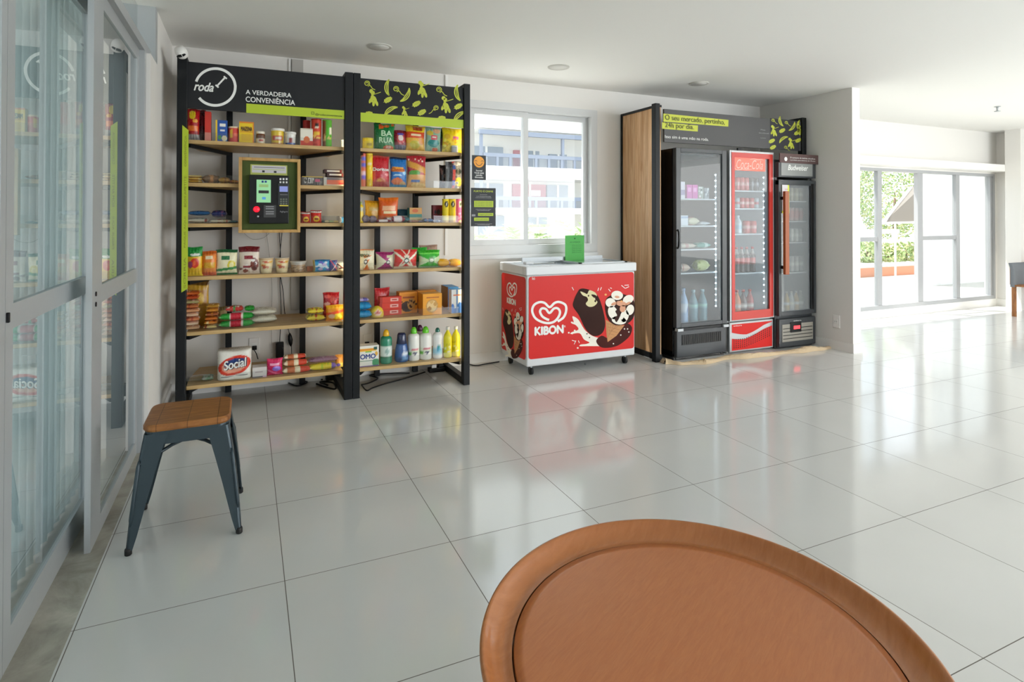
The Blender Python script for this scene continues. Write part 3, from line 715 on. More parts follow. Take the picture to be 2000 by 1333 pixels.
# bay 1, top shelf
item('pouch', 363, 390, 212, 1, 'b3161c', [('e', -.1, .80, .5, .14, 'e9c928'), ('e', .35, .62, .4, .06, 'f0a62c'), ('r', -.7, .3, .8, .45, 'f07a30'), ('b', 0, .2, 'a8a09c')], 'snack_bag', 'red glossy bag with a yellow disc at the left end of the top shelf', 'snack bag', Y=4.24)
item('pouch', 386, 402, 214, 1, '5d1620', [('r', -.2, .5, .8, .8, '8e2330'), ('b', 0, .25, '6d4a48')], 'snack_bag', 'dark maroon bag between the red bag and the thin red box', 'snack bag', Y=4.30)
item('box', 400, 412, 218, 1, 'd8392b', [('b', 0, .3, 'e78a78')], 'snack_box', 'thin upright red box on the top shelf near the left post', 'box', Y=4.24, d=.07)
item('box', 421, 444, 235, 1, '2456a8', [('v', -1, -.72, 'f0c92c'), ('r', -.3, .7, .7, .84, 'f4f1ea'), ('r', -.2, .48, .6, .56, 'e9e7ea'), ('e', .5, .16, .45, .14, 'e8ddb8'), ('e', -.3, .2, .3, .1, '3a8f4e')], 'starch_box', 'blue box with a yellow edge on the top shelf', 'box', d=.05)
item('can', 445, 466, 247, 1, 'cf3b34', [('e', -.35, .55, .3, .28, 'e8bb3a'), ('b', .9, 1, 'e9d5b0'), ('r', .2, .4, .9, .6, 'e86a50')], 'powder_can', 'round red tin with a pale lid beside the blue box', 'tin', cap=('f0dcc0',))
item('box', 467, 496, 238, 1, 'f5cf22', [('b', .93, 1, 'e8852b'), ('v', .85, 1, 'e58a2a'), ('r', -.85, .5, .85, .54, 'dc9a20'), ('r', -.7, .1, .7, .42, 'e9b91e')], 'starch_box', 'yellow corn starch box on the top shelf', 'box', d=.05, txt=[('MAIZENA', 0, .66, 1.5/2, .2, mat('brown_print', '6b4a1c', .5))])
item('jar', 500, 518, 256, 1, '6b3b20', [('b', 0, .5, 'e8dcc6'), ('r', -.4, .2, .5, .4, 'b9402c')], 'spread_jar', 'small chocolate spread jar with a white lid', 'jar', cap=('eee6d6',))
item('tub', 529, 556, 250, 1, 'e9c53a', [('r', -.75, .3, .75, .62, 'cf4430'), ('b', 0, .14, 'b8743a'), ('r', -.5, .4, .5, .5, 'f1e4d0')], 'cream_tub', 'yellow and red tub with a white lid in the middle of the top shelf', 'tub', cap=('f1ece2',))
item('tub', 557, 579, 257, 1, 'eeeae2', [('b', 0, .2, '3c5aa2'), ('e', 0, .42, .5, .2, '9c3b32')], 'cream_tub', 'small white tub with a blue foot beside the yellow tub', 'tub', cap=('ece8e0',))
item('can', 592, 607, 235, 1, 'bd3028', [('b', .5, .7, 'd86a50')], 'sauce_bottle', 'red container standing behind the small white and red carton', 'container', Y=4.32, cap=('b92a24',))
item('box', 587, 611, 251, 1, 'f1ead9', [('b', 0, .3, 'd8402c'), ('e', 0, .35, .5, .2, 'e8743a'), ('b', .93, 1, 'd9cdb6')], 'cream_carton', 'small white and red carton with an orange disc on the top shelf', 'carton', d=.06)
RTUBE = [('e', 0, .76, .42, .09, '3a1a14'), ('e', 0, .70, .34, .05, 'f3e3c8'), ('r', -.6, .42, .6, .52, 'f0c23a'), ('d', 3, 7, .4, .04, ['e98a3a', 'f4c86a', 'b5231b'], .05, .35)]
item('can', 609, 628.5, 232, 1, 'd9402a', RTUBE, 'crisp_tube', 'tall red crisp tube on the top shelf', 'crisp tube', cap=('c8301e',))
item('can', 631, 649, 234, 1, '58b82c', [('v', -1, -.4, '8a5a34'), ('r', .3, .45, .9, .72, 'f1f1e6'), ('d', 5, 6, .3, .05, ['d9c27a', '7c4a2a'], .1, .4)], 'crisp_tube', 'tall green crisp tube on the top shelf', 'crisp tube', cap=('6ac23a',))
item('jar', 665, 672, 273, 1, 'd8d8d6', [], 'glass_bottle', 'tiny clear bottle at the right end of the top shelf', 'bottle', cap=('eeeeee',))
# bay 1, second shelf
for k in range(3):
    item('pack', 367, 395, 0, 2, ['e6b24a', 'f0c766', 'ead08a'][k], [('d', k, 8, .4, .08, ['f4dfa0', 'c98a30'], 0, 1)], 'pasta_pack', ['yellow flat pack at the bottom of the stack by the lime strip', 'yellow flat pack in the middle of the stack by the lime strip', 'pale yellow flat pack on top of the stack by the lime strip'][k], 'food pack', z0=k*.0165, h=.02, d=.12, group='yellow packs on the second shelf')
item('pack', 394, 430, 340, 2, '7a5a34', [('d', 4, 16, .35, .07, ['c98f52', '54663a', '8b3f2a'], 0, 1)], 'biscuit_pack', 'brown and green wrapped biscuit pack left of the kiosk', 'biscuit pack', Y=4.26, d=.14)
item('pack', 426, 450, 345, 2, 'b78a3a', [('d', 6, 12, .35, .08, ['e5c66a', '8c5a24'], 0, 1)], 'biscuit_pack', 'ochre wrapped biscuit pack left of the kiosk', 'biscuit pack', d=.14)
item('pack', 447, 466, 350, 2, 'c98232', [('d', 7, 10, .35, .09, ['eecb86', 'a3401f'], 0, 1)], 'biscuit_pack', 'orange wrapped biscuit pack touching the kiosk frame', 'biscuit pack', d=.14)
item('box', 590, 631, 345, 2, '5b5654', [('r', -.75, .25, .1, .85, 'd9d6d0'), ('d', 9, 16, .06, .3, ['3a3634', '8c8480'], .2, .9), ('r', .25, .4, .7, .7, 'cf5a7c'), ('b', .93, 1, 'e3c24a')], 'chocolate_box', 'grey lettered chocolate box right of the kiosk', 'box', d=.12)
item('box', 632, 673, 347, 2, 'e8765a', [('b', .72, 1, '7d7680'), ('v', -1, -.7, 'd8d3c8'), ('r', .4, .1, .9, .4, 'e3403a'), ('b', 0, .18, 'ecd8c0')], 'chocolate_box', 'orange and grey chocolate box next to the centre posts', 'box', d=.12)
for k in range(2):
    item('box', [639, 634][k], [671, 668][k], 0, 2, '43201e', [('r', -.7, .3, .75, .75, 'e9e2da'), ('v', .85, 1, '7a1c22')], 'chocolate_bar', ['dark chocolate bar lying on the orange box', 'dark chocolate bar on top of the other dark bar'][k], 'chocolate bar', z0=.0655+k*.0245, h=.024, d=.09)
# bay 1, third shelf
item('pack', 366, 408, 425, 3, 'e6dcc6', [('d', 11, 18, .25, .06, ['9c4a34', '6a9a5a', 'f2ead6'], 0, 1)], 'biscuit_pack', 'cream biscuit pack lying by the lime strip', 'biscuit pack', d=.12)
item('pack', 366, 411, 412, 3, '2b5f92', [('d', 12, 9, .25, .06, ['3f8ac0', '1b3a66'], 0, 1)], 'biscuit_pack', 'blue biscuit pack resting on the cream pack', 'biscuit pack', z0=.048, h=.035, d=.12)
item('pack', 409, 452, 428, 3, 'e2d9bd', [('d', 13, 16, .25, .06, ['b8a45a', 'c9684a', 'efe7d2'], 0, 1)], 'biscuit_pack', 'cream biscuit pack under the dark blue pack', 'biscuit pack', d=.12)
item('pack', 412, 443, 410, 3, '232a5c', [('r', -.5, .3, .2, .8, '6fa0b8'), ('d', 14, 9, .25, .07, ['3c4a92', '8a5a7a'], 0, 1)], 'biscuit_pack', 'dark blue biscuit pack heaped on the cream one', 'biscuit pack', z0=.036, h=.052, d=.12)
item('pack', 446, 465, 431, 3, '3f7f86', [('d', 15, 6, .3, .08, ['6cb0b0', '28585e'], 0, 1)], 'biscuit_pack', 'teal biscuit pack touching the kiosk frame', 'biscuit pack', d=.1)
RB = [('b', .80, .93, 'e7dcd4'), ('b', .93, 1, 'a31c1c'), ('e', 0, .32, .58, .24, 'f0c32a'), ('r', -.35, .26, .35, .38, '8c2a1c')]
item('pouch', 587, 607, 414, 3, 'c9281f', RB, 'popcorn_bag', 'small red bag with a yellow disc, touching the kiosk frame', 'snack bag', rz=.15, group='red popcorn bags')
item('pouch', 607, 629, 411, 3, 'cf2a20', RB, 'popcorn_bag', 'small red bag with a yellow disc, the farther from the kiosk', 'snack bag', group='red popcorn bags')
item('pack', 629, 652, 430, 3, '50605e', [], 'sachet', 'grey green sachet beside the red popcorn bags', 'sachet', d=.08)
m_ = glass('clear_tray', (.9, .9, .9), .06)
p = at(632, 430, 4.3); q_ = at(663, 422, 4.3)
b = MB(); b.box((p.x, 4.30, SZ[2]+.001), (q_.x, 4.303, q_.z), m_); b.box((p.x, 4.42, SZ[2]+.001), (q_.x, 4.423, q_.z), m_); b.box((p.x, 4.303, SZ[2]+.001), (p.x+.003, 4.42, q_.z), m_); b.box((q_.x-.003, 4.303, SZ[2]+.001), (q_.x, 4.42, q_.z), m_); b.box((p.x, 4.30, SZ[2]+.001), (q_.x, 4.42, SZ[2]+.003), m_)
tag(b.build('clear_box'), 'clear plastic tray at the back of the third shelf', 'tray')
for k in range(3): item('pack', 652-k*9, 661-k*9, 431, 3, ['c0b37e', 'a8b88c', 'd8cba4'][k], [], 'sweet', ['pale sweet next to the blue striped packet', 'greenish sweet in front of the clear tray', 'cream sweet beside the grey sachet'][k], 'sweet', d=.03, group='wrapped sweets')
item('pouch', 664, 673, 424, 3, '3d8fd0', [('v', -1, -.3, 'e8eef4')], 'tissue_packet', 'small blue and white packet beside the centre posts', 'packet', d=.03)
# bay 1, fourth shelf
item('pouch', 362, 396, 483, 4, 'f2c02c', [('b', .68, 1, '1f8f3c'), ('e', .1, .74, .6, .05, 'eef2e6'), ('e', .05, .45, .55, .17, 'dd3a26'), ('e', .0, .45, .2, .1, 'ee6a3a'), ('e', -.5, .4, .3, .12, '9c4a6a'), ('b', 0, .12, 'f6d23a')], 'tomato_sauce_pouch', 'green topped yellow pouch with a red tomato', 'sauce pouch', d=.05)
item('pouch', 393, 423, 491, 4, 'e8852a', [('b', .86, 1, 'c9601c'), ('r', -.5, .66, .5, .8, 'f0e0b8'), ('r', -.7, .3, .8, .55, 'd9a22a'), ('b', 0, .14, 'd9602a')], 'seasoning_pouch', 'orange pouch on the fourth shelf next to the tomato pouch', 'pouch')
item('pouch', 421, 464, 488, 4, 'e9e2bd', [('b', .88, 1, '1e5c34'), ('r', -.55, .60, .2, .76, '1f6e40'), ('e', .45, .38, .4, .2, 'd9c83a'), ('e', .45, .38, .22, .12, 'efe6a8'), ('s', .18, .28, -.05, '2f8a44'), ('b', 0, .06, '2f7a44')], 'snack_bag', 'cream snack bag with a green top and green band', 'snack bag', Y=4.25, rz=.08)
item('pouch', 466, 508, 482, 4, 'e6d6c6', [('b', .80, 1, '6e1820'), ('r', -.5, .55, .35, .68, '8e2230'), ('e', .5, .35, .4, .24, '7a3a2c'), ('d', 16, 8, .2, .06, ['8a4a3a', 'f0ece6', '5b2420'], .1, .5), ('r', -.6, .22, .1, .30, '8e2230')], 'snack_bag', 'cream snack bag with a maroon top', 'snack bag', Y=4.25, rz=-.05)
CUPL = [('b', .88, .97, 'd8b48c'), ('d', 17, 16, .3, .07, ['e0a84a', 'c8553a', 'efdcb0'], .2, .8), ('b', .0, .12, 'd6c49c')]
item('cup', 506, 535, 505, 4, 'e6d3a8', CUPL, 'noodle_cup', 'instant noodle cup next to the maroon snack bag', 'noodle cup', cap=('e3dccb',), group='instant noodle cups')
item('cup', 537, 566, 505, 4, 'e6cf9e', CUPL, 'noodle_cup', 'instant noodle cup next to the clear peanut tub', 'noodle cup', cap=('e6dccb',), group='instant noodle cups')
item('tub', 568, 599, 511, 4, 'a58460', [('d', 18, 40, .16, .05, ['8a6a48', 'c7a67c', 'b09070', '6e5238'], 0, .8), ('b', .8, 1, 'b8b0a4')], 'peanut_tub', 'clear round tub of peanuts on the fourth shelf', 'tub', cap=('bdb8ae',))
item('box', 600, 616, 521, 4, 'c46a2e', [], 'snack_box', 'low orange box behind the blue wafer packs', 'box', Y=4.30, d=.06)
item('pouch', 611, 646, 508, 4, '3fa0d2', [('b', .86, 1, '1f6ea8'), ('d', 19, 14, .25, .1, ['d9e6f0', '6a6ac0', '2a70b4', 'c9b8e0'], .15, .8), ('v', -1, -.75, 'b09a5a')], 'wafer_pack', 'light blue wafer pack on the fourth shelf', 'wafer pack', d=.05, seal=.03)
item('pouch', 644, 660, 509, 4, '5a5aa0', [('s', .5, .7, .5, 'e0708a'), ('s', .2, .35, -.5, 'e9e0ea'), ('s', .8, .9, .4, '3f8ad0')], 'wafer_pack', 'purple and pink striped wafer pack beside the blue one', 'wafer pack', d=.05, seal=.03)
item('pouch', 657, 673, 512, 4, 'e9e2d6', [('s', .45, .6, .3, '8c3a30'), ('e', .1, .3, .5, .1, '4a3a34'), ('b', .85, 1, 'b9c4cc')], 'wafer_pack', 'white wafer pack touching the centre posts', 'wafer pack', d=.05, seal=.03)
# bay 1, fifth shelf
for k in range(9):
    item('pack', 361, 391-(k % 2)*2, 0, 5, ['e2b48a', 'f0d2b4', 'd98a5c', 'ecc7a6', 'e6a878', 'cf7a44', 'b8b07a', 'c7542a', 'd8692a'][k], [('d', 30+k, 7, .35, .07, ['f6e6d4', 'b8503a', 'e09a60'], 0, 1), ('b', .0, .05, 'eadfcf')], 'noodle_packet',
         'instant noodle packet in the tall stack by the left post', 'noodle packet', z0=k*.0275, h=.031, d=.12, group='noodle packets in the tall stack')
item('pouch', 366, 410, 0, 5, 'c99a2a', [('r', -.8, .45, .8, .8, 'b07a20'), ('b', .9, 1, '6a4a1c'), ('e', 0, .62, .6, .15, 'd8b23a')], 'noodle_bag', 'amber bag leaning behind the tall noodle stack', 'food bag', Y=4.37, h=.30, d=.05)
for k in range(6):
    item('pack', 399+k*1.2, 425+k*1.0, 0, 5, ['d9c27a', 'e08a34', 'c9702c', 'a8603a', 'd08a34', 'b8862e'][k], [('d', 50+k, 8, .3, .08, ['efd79a', '8a3a2a', 'e2a23a'], 0, 1)], 'noodle_packet',
         'instant noodle packet in the shorter stack, second from the left post', 'noodle packet', z0=k*.0265, h=.030, d=.12, group='noodle packets in the shorter stack')
item('pouch', 424, 444, 600, 5, 'c9b277', [('b', .8, 1, '8a7a4a')], 'noodle_bag', 'pale tan bag behind the green biscuit packs', 'food bag', Y=4.40, d=.04)
for k in range(2):
    item('pack', 428, 499, 0, 5, '2f9a3c', [('b', .30, .66, 'e6d8d0'), ('b', .34, .62, 'c22c3c'), ('b', 0, .06, '8fd08a'), ('b', .94, 1, '1c6a2c')], 'cracker_pack', ['long green and red cracker pack at the bottom of the pair', 'long green and red cracker pack on top of the pair'][k], 'cracker pack', z0=k*.048, h=.048, d=.07)
item('pack', 441, 477, 0, 5, 'b93a34', [('d', 61, 14, .3, .08, ['e8d8c8', '4a8a4a', '30282a'], 0, 1)], 'cracker_pack', 'red and white biscuit pack lying on the green packs', 'cracker pack', z0=.097, h=.045, d=.08, Y=4.25)
item('pack', 479, 499, 0, 5, '2a8a30', [('d', 62, 6, .4, .1, ['5ac04a', '1c5a24'], 0, 1)], 'cracker_pack', 'short bright green pack lying on the green packs', 'cracker pack', z0=.097, h=.04, d=.08, Y=4.25)
for k in range(2):
    item('pack', 490, 542, 0, 5, 'd9d4c2', [('d', 63, 10, .2, .06, ['e8e4d4', 'c9c2ae'], 0, 1)], 'rice_bag', ['white rice bag lying at the bottom', 'white rice bag lying on top'][k]+' beside the green packs', 'rice bag', z0=k*.052, h=.052, d=.16, Y=4.32, group='white rice bags')
item('pack', 600, 637, 0, 5, 'd9c43a', [('d', 64, 20, .25, .06, ['8a8a34', 'f0e07a', 'b8402c'], 0, 1)], 'candy_bag', 'yellow speckled bag lying under another near the centre posts', 'bag', h=.05, d=.12, Y=4.25)
item('pack', 602, 634, 0, 5, 'ddc83e', [('d', 65, 20, .25, .06, ['8a8a34', 'f0e07a', 'b8402c'], 0, 1)], 'candy_bag', 'yellow speckled bag lying on top of the other yellow bag', 'bag', z0=.05, h=.045, d=.12, Y=4.25)
item('pouch', 631, 664, 572, 5, 'b11a26', [('d', 66, 12, .3, .06, ['8a1220', 'd85a5a', 'e8b0a8'], .2, .9)], 'coffee_bag', 'dark red bag standing behind the orange and yellow bag', 'bag', Y=4.36, d=.06, rz=.1)
item('pouch', 637, 674, 597, 5, 'f09a1e', [('b', .8, 1, 'f2b42a'), ('s', .45, .62, -.1, 'e8542a'), ('e', .25, .25, .5, .22, 'f0e03a'), ('e', -.4, .3, .35, .15, 'f0c8a0')], 'flour_bag', 'orange and yellow bag standing beside the centre posts', 'bag', Y=4.24, d=.07)
# bay 1, bottom shelf
m_ = glass('clear_film', (.85, .87, .85), .12, .15)
o = g_pouch(.10, .16, .035, lambda s, t: (1, 1, 1), m=m_, lie=True, seed=70).build('clear_packet', loc=(at(388, 740, 4.26).x, 4.30, SZ[5])); tag(o, 'clear crinkled packet at the left end of the bottom shelf', 'packet')
item('pack', 396, 418, 0, 6, '6f9a78', [('d', 71, 14, .3, .1, ['9ab8a0', '4a7a5a', 'b8b8ac'], 0, 1)], 'sponge_packet', 'greenish crinkled packet beside the towel pack', 'packet', h=.035, d=.1, Y=4.26)
def social(s, t):
    a, b_ = s*math.cos(.12)+(t-.5)*1.3*math.sin(.3), (t-.52)-s*.09
    e = (s/.92)**2+(b_/.34)**2; e2 = (s/.72)**2+(b_/.25)**2
    if s > 2: return lin('ebe7dd')
    if e <= 1:
        if e2 <= 1: return lin('26407e') if b_ > .02 and abs(s) < .6 else lin('e8a48a')
        return lin('dd3a22')
    if .14 < t-s*.02 < .165 and abs(s) < .75: return lin('4a4a50')
    return lin('ebe7dd')
t = thing('paper_towel_pack', 'white kitchen towel pack with a red oval and bold lettering', 'paper towels', (at(458, 720, 4.22).x, 4.22+.07, SZ[5]+.001))
tw = at(492, 720, 4.22).x-at(423, 720, 4.22).x; th_ = at(458, 688, 4.22).z-SZ[5]
for sx, nm in ((-1, 0), (1, 1)):
    pass
mb = MB(); NXX, NZZ = 40, 36; vs, cs, fs = [], [], []
for j in range(NZZ+1):
    for i in range(72):
        a = 2*PI*i/72-PI/2; c_, q = math.cos(a), math.sin(a); tt = j/NZZ
        xx = math.copysign(abs(c_)**.42, c_)*tw/2*(1-.03*math.sin(PI*tt)); yy = math.copysign(abs(q)**.6, q)*.068
        yy *= 1-.12*math.exp(-(xx/.012)**2)
        e = min(1, min(tt, 1-tt)*12)**.4; vs.append((xx*(.93+.07*e), yy*(.8+.2*e), tt*th_+(.01 if tt > .9 else 0)*abs(xx)/(tw/2))); cs.append(social(xx/(tw/2) if q < 0 else 9, tt))
for j in range(NZZ):
    for i in range(72): fs.append((j*72+i, j*72+(i+1) % 72, (j+1)*72+(i+1) % 72, (j+1)*72+i))
fs += [tuple(range(72))[::-1], tuple(NZZ*72+i for i in range(72))]
mb.add(vs, fs, FILM, cs, smooth=True); mb.build('film_wrap', t)
text('Social', 'printed_word', BLKP, (.008, -.0715, th_*.575), tw*.66, th_*.30, t, shear=.25, bold=.03, rot=(PI/2, -.14, 0))
text('Social', 'printed_word', WHITEP, (.004, -.0735, th_*.585), tw*.66, th_*.30, t, shear=.25, bold=.02, rot=(PI/2, -.14, 0))
item('box', 493, 521, 718, 6, 'd9d2ce', [('b', 0, .12, '6a6870'), ('r', -.6, .5, .4, .6, 'b8a8a8'), ('r', .4, 0, 1, .14, 'd0b0c8')], 'soap_box', 'small white box beside the kitchen towel pack', 'box', d=.09)
item('pouch', 521, 553, 702, 6, 'd21a5c', [('r', -.6, .62, .6, .74, 'f0a0c0'), ('e', .2, .42, .55, .16, '8a6ac8'), ('b', .85, 1, 'e23a6a'), ('s', .1, .2, .2, 'e86a9a')], 'hygiene_pack', 'bright pink pack on the bottom shelf', 'hygiene pack', d=.06, seal=.02)
CR = [('b', .12, .5, 'ead9b8'), ('b', .16, .44, 'c9744a'), ('b', .62, .95, 'd9503a'), ('e', 0, .08, .6, .05, 'a88a5a')]
for k, z in enumerate((0, .043)):
    item('pack', 553+k*2, 609-k*6, 0, 6, 'efe4c2', CR, 'candle_pack', ['cream wrapped roll lying at the front of the bottom shelf', 'cream wrapped roll lying on top of the lower roll'][k], 'wrapped roll', z0=z, h=.046, d=.06, Y=4.23+k*.02, seal=.03)
item('pack', 556, 600, 0, 6, 'efe4c2', CR, 'candle_pack', 'cream wrapped roll topmost of the three rolls', 'wrapped roll', z0=.087, h=.036, d=.06, Y=4.27, seal=.03)
item('pack', 604, 660, 0, 6, 'e8d23a', [('b', .8, 1, '7a68c0'), ('d', 72, 6, .3, .05, ['f4ec9a', 'b8c832'], 0, .8)], 'brush_pack', 'long yellow pack with a purple end on the bottom shelf', 'pack', h=.05, d=.07)
item('pack', 604, 662, 0, 6, '8a6a7e', [('d', 73, 10, .3, .05, ['b898a8', '6a4a64'], 0, 1)], 'brush_pack', 'long mauve pack lying on the yellow pack', 'pack', z0=.05, h=.042, d=.07, Y=4.25)
item('pouch', 655, 672, 694, 6, 'd9a24a', [('b', .5, 1, 'c98a3a'), ('b', 0, .35, 'efe27a'), ('e', -.3, .2, .5, .15, '6a5ac8')], 'brush_pack', 'upright tan pack wedged beside the centre posts', 'pack', Y=4.28, d=.04)
# bay 2, top shelf
item('can', 710, 731, 269, 1, 'e9cf2a', [('r', -.4, .3, .5, .5, 'b99a2a'), ('b', .9, 1, 'c8b83a')], 'powder_can', 'yellow tin on the top shelf beside the centre posts', 'tin', cap=('d9c43a',))
item('pouch', 731, 773, 241, 1, '1f7d3e', [('b', .9, 1, '2f9a46'), ('d', 80, 9, .22, .07, ['e8702a', 'd9441f'], .82, .96), ('e', .35, .08, .5, .1, 'e87a5a'), ('e', .35, .1, .25, .05, 'f0c8b8'), ('v', -1, -.6, '186a34')], 'peanut_bag', 'tall green snack bag with big pale lettering', 'snack bag', Y=4.25, txt=[('BA', .15, .62, .5, .2, mat('pale_green_print', 'b9dcb4', .5)), ('RUA', .08, .36, .62, .2, mat('pale_green_print', 'b9dcb4', .5))])
item('pouch', 769, 797, 254, 1, '8a1a2a', [('e', .0, .58, .6, .26, 'c94a4a'), ('e', 0, .62, .4, .14, 'efe0d8'), ('e', 0, .80, .5, .06, '6a5ab0'), ('b', 0, .28, '6c6a7c')], 'snack_bag', 'maroon bag with a round white and red badge on the top shelf', 'snack bag', Y=4.26)
item('pouch', 793, 832, 245, 1, 'e9b23a', [('b', .74, 1, 'e9c32a'), ('r', -.3, .8, .7, .96, 'a84a1e'), ('b', .52, .74, 'd9481c'), ('r', -.5, .60, .6, .68, 'f6dcb0'), ('e', -.1, .26, .55, .16, 'c8b83a'), ('e', .6, .4, .3, .15, 'd98a2a')], 'snack_bag', 'orange and yellow snack bag in the middle of the top shelf', 'snack bag', Y=4.25)
item('pouch', 832, 863, 248, 1, '8fb6a0', [('e', 0, .36, .75, .16, '1f8a86'), ('r', -.35, .5, .45, .68, 'd84a54'), ('r', -.2, .56, .3, .62, 'f2e2da'), ('e', .4, .85, .5, .1, 'e9b48a'), ('e', -.5, .75, .4, .1, 'd9c04a'), ('e', .2, .1, .4, .08, 'd9704a')], 'snack_bag', 'pale teal snack bag with a red label on the top shelf', 'snack bag', Y=4.25)
item('pouch', 860, 872, 250, 1, '2a5a34', [('b', 0, .6, '7a5a5a')], 'snack_bag', 'dark green bag mostly behind the yellow bag', 'snack bag', Y=4.33)
item('pouch', 865, 905, 250, 1, 'f2d61e', [('r', .0, .55, .6, .66, 'd8609a'), ('d', 82, 18, .14, .05, ['e0a21a', 'c9b01a', 'f6e65a'], .05, .6), ('e', -.6, .65, .3, .1, 'e2b62a')], 'snack_bag', 'bright yellow snack bag at the right end of the top shelf', 'snack bag', Y=4.25)
item('jar', 884, 896, 284, 1, 'd8d8e0', [], 'glass_bottle', 'tiny clear bottle in front of the bright yellow bag', 'bottle', Y=4.215, cap=('f2f2f2',))
# bay 2, second shelf
item('can', 706.5, 715, 300, 2, 'e0765a', [('b', .2, .35, '7a6ad0'), ('b', .35, .45, 'e8c8d8'), ('b', .6, .7, '6a6ad8'), ('b', .8, .92, '6a70d8')], 'candy_tube', 'tall orange and violet tube beside the centre posts', 'tube', cap=('d9604a',))
item('can', 715.5, 729, 300, 2, 'efcb1e', [('e', .0, .68, .7, .05, 'ecd9b8'), ('d', 83, 14, .2, .03, ['d8a01a', 'f6e46a', 'e0902a'], 0, 1)], 'crisp_tube', 'tall yellow tube next to the red chip bag', 'crisp tube', cap=('f2d83a',))
item('pouch', 726, 762, 304, 2, 'c01a26', [('b', .94, 1, 'b84a44'), ('e', 0, .16, .6, .14, 'c8704a'), ('e', -.2, .16, .25, .1, 'e0a45a'), ('e', .7, .4, .25, .04, 'e88a8a'), ('e', -.85, .35, .25, .3, 'e0604a'), ('b', 0, .18, 'b8504c')], 'chip_bag', 'red chip bag with white lettering over a dark triangle', 'chip bag', Y=4.24, d=.06, txt=[('Doritos', 0, .56, .86, .10, WHITEP)])
item('pouch', 763, 796, 307, 2, '1d6fb8', [('b', .93, 1, '1a2a4a'), ('r', -.8, .52, .6, .66, 'eda22a'), ('e', -.2, .4, .5, .03, 'b8d8ee'), ('e', .7, .48, .25, .06, '9ad0ee'), ('e', -.2, .2, .7, .12, 'd9784a'), ('e', .5, .1, .4, .1, 'c8a070'), ('b', 0, .08, '4a90b8')], 'chip_bag', 'blue chip bag with orange lettering', 'chip bag', Y=4.24, d=.06, txt=[('Cheetos', -.1, .585, .8, .12, mat('dark_orange_print', 'c8601a', .5), .2)])
item('pouch', 796, 834, 304, 2, 'b4303a', [('d', 84, 5, .1, .03, ['f0c8b8', 'f4e4d0'], .76, .9), ('s', .54, .74, .12, 'd99a3a'), ('e', -.3, .46, .6, .09, '5a9a3a'), ('b', .0, .40, 'd8a060'), ('r', -.6, .16, .3, .26, '5a78b0'), ('e', .2, .08, .8, .08, 'e9c88a')], 'chip_bag', 'red chip bag with a green and golden picture', 'chip bag', Y=4.24, d=.06)
item('pouch', 860, 874, 322, 2, '241f22', [('d', 85, 8, .3, .05, ['6a4a44', '8a8078'], .2, .9)], 'candy_bag', 'narrow black bag on the second shelf behind the silver bag', 'bag', Y=4.29)
item('pouch', 871, 905, 315, 2, '7f8084', [('v', -.6, -.2, '3c3c40'), ('v', -.25, .1, 'd85a52'), ('r', -.25, .12, .1, .3, '5a6ac8'), ('r', -.25, .7, .1, .85, '4a6ab8'), ('e', .5, .62, .4, .1, '28302c'), ('e', .55, .25, .45, .16, 'e4c23a'), ('e', .3, .9, .5, .06, 'd8d0d8'), ('d', 86, 10, .12, .04, ['c8c8cc', '5a5a5e'], 0, 1)], 'candy_bag', 'silver and black candy bag hanging at the right end of the second shelf', 'bag', Y=4.24)
# bay 2, third shelf
item('squeeze', 700, 711, 394, 3, 'e9c92a', [('b', .62, .8, 'b8b89a')], 'sauce_bottle', 'yellow bottle with a pale green neck beside the centre posts', 'bottle', cap=('a8b86a',))
item('pouch', 713, 747, 392, 3, 'cf9a1e', [('r', -.6, .55, .6, .7, 'c8a85a'), ('b', .9, 1, 'b8801a'), ('b', 0, .12, 'a8701a')], 'biscuit_bag', 'gold biscuit bag leaning at the back of the third shelf', 'biscuit bag', Y=4.33, d=.05, rz=.12)
item('pouch', 740, 779, 386, 3, 'e0601a', [('b', .88, 1, 'ee7a2a'), ('r', -.6, .5, .7, .66, 'f2b88a'), ('r', -.5, .36, .8, .46, 'f6e4b8'), ('e', 0, .16, .4, .08, 'e8a83a')], 'biscuit_bag', 'orange biscuit bag leaning at the back of the third shelf', 'biscuit bag', Y=4.30, d=.05, rz=-.1)
for k, (u, v_, c1, lb) in enumerate(((708, 420, '6a5a66', 'violet grey chocolate bar nearest the yellow bottle'), (722, 421, '7a6676', 'mauve chocolate bar second from the yellow bottle'), (736, 428, '7c2034', 'maroon chocolate bar with a long white label at the front'), (752, 424, '94485a', 'dusty pink chocolate bar in the middle of the bars'), (766, 421, '8a3040', 'maroon and white chocolate bar with a pink end'))):
    item('pack', u, u+(14 if k < 2 else 29 if k != 4 else 26), v_, 3, c1, [('b', .15, .75, 'eadfe0') if k > 1 else ('b', .2, .5, '8a7c88')], 'chocolate_bar', lb, 'chocolate bar', Y=4.225+(k % 2)*.02, d=.06, seal=.02)
item('pack', 776, 803, 0, 3, 'e4e0dc', [('b', .5, .9, '3f8a96'), ('d', 88, 6, .3, .08, ['1f4a5a', 'f0f0ee'], 0, 1)], 'wafer_bar', 'white and teal wafer bar behind the chocolate bars', 'wafer bar', Y=4.30, h=.045, d=.1)
item('pouch', 776, 802, 409, 3, '1f5f7a', [('b', 0, .5, 'e4e4e0')], 'wafer_pack', 'teal and white wafer pack standing at the back', 'wafer pack', Y=4.42, d=.04)
item('box', 800, 824, 406, 3, 'd8a05a', [('b', .36, .56, '3f8f86'), ('b', 0, .36, 'd8c08a'), ('e', -.1, .8, .5, .12, 'd06a3a')], 'tea_box', 'orange and teal box at the back of the third shelf', 'box', Y=4.32, d=.07)
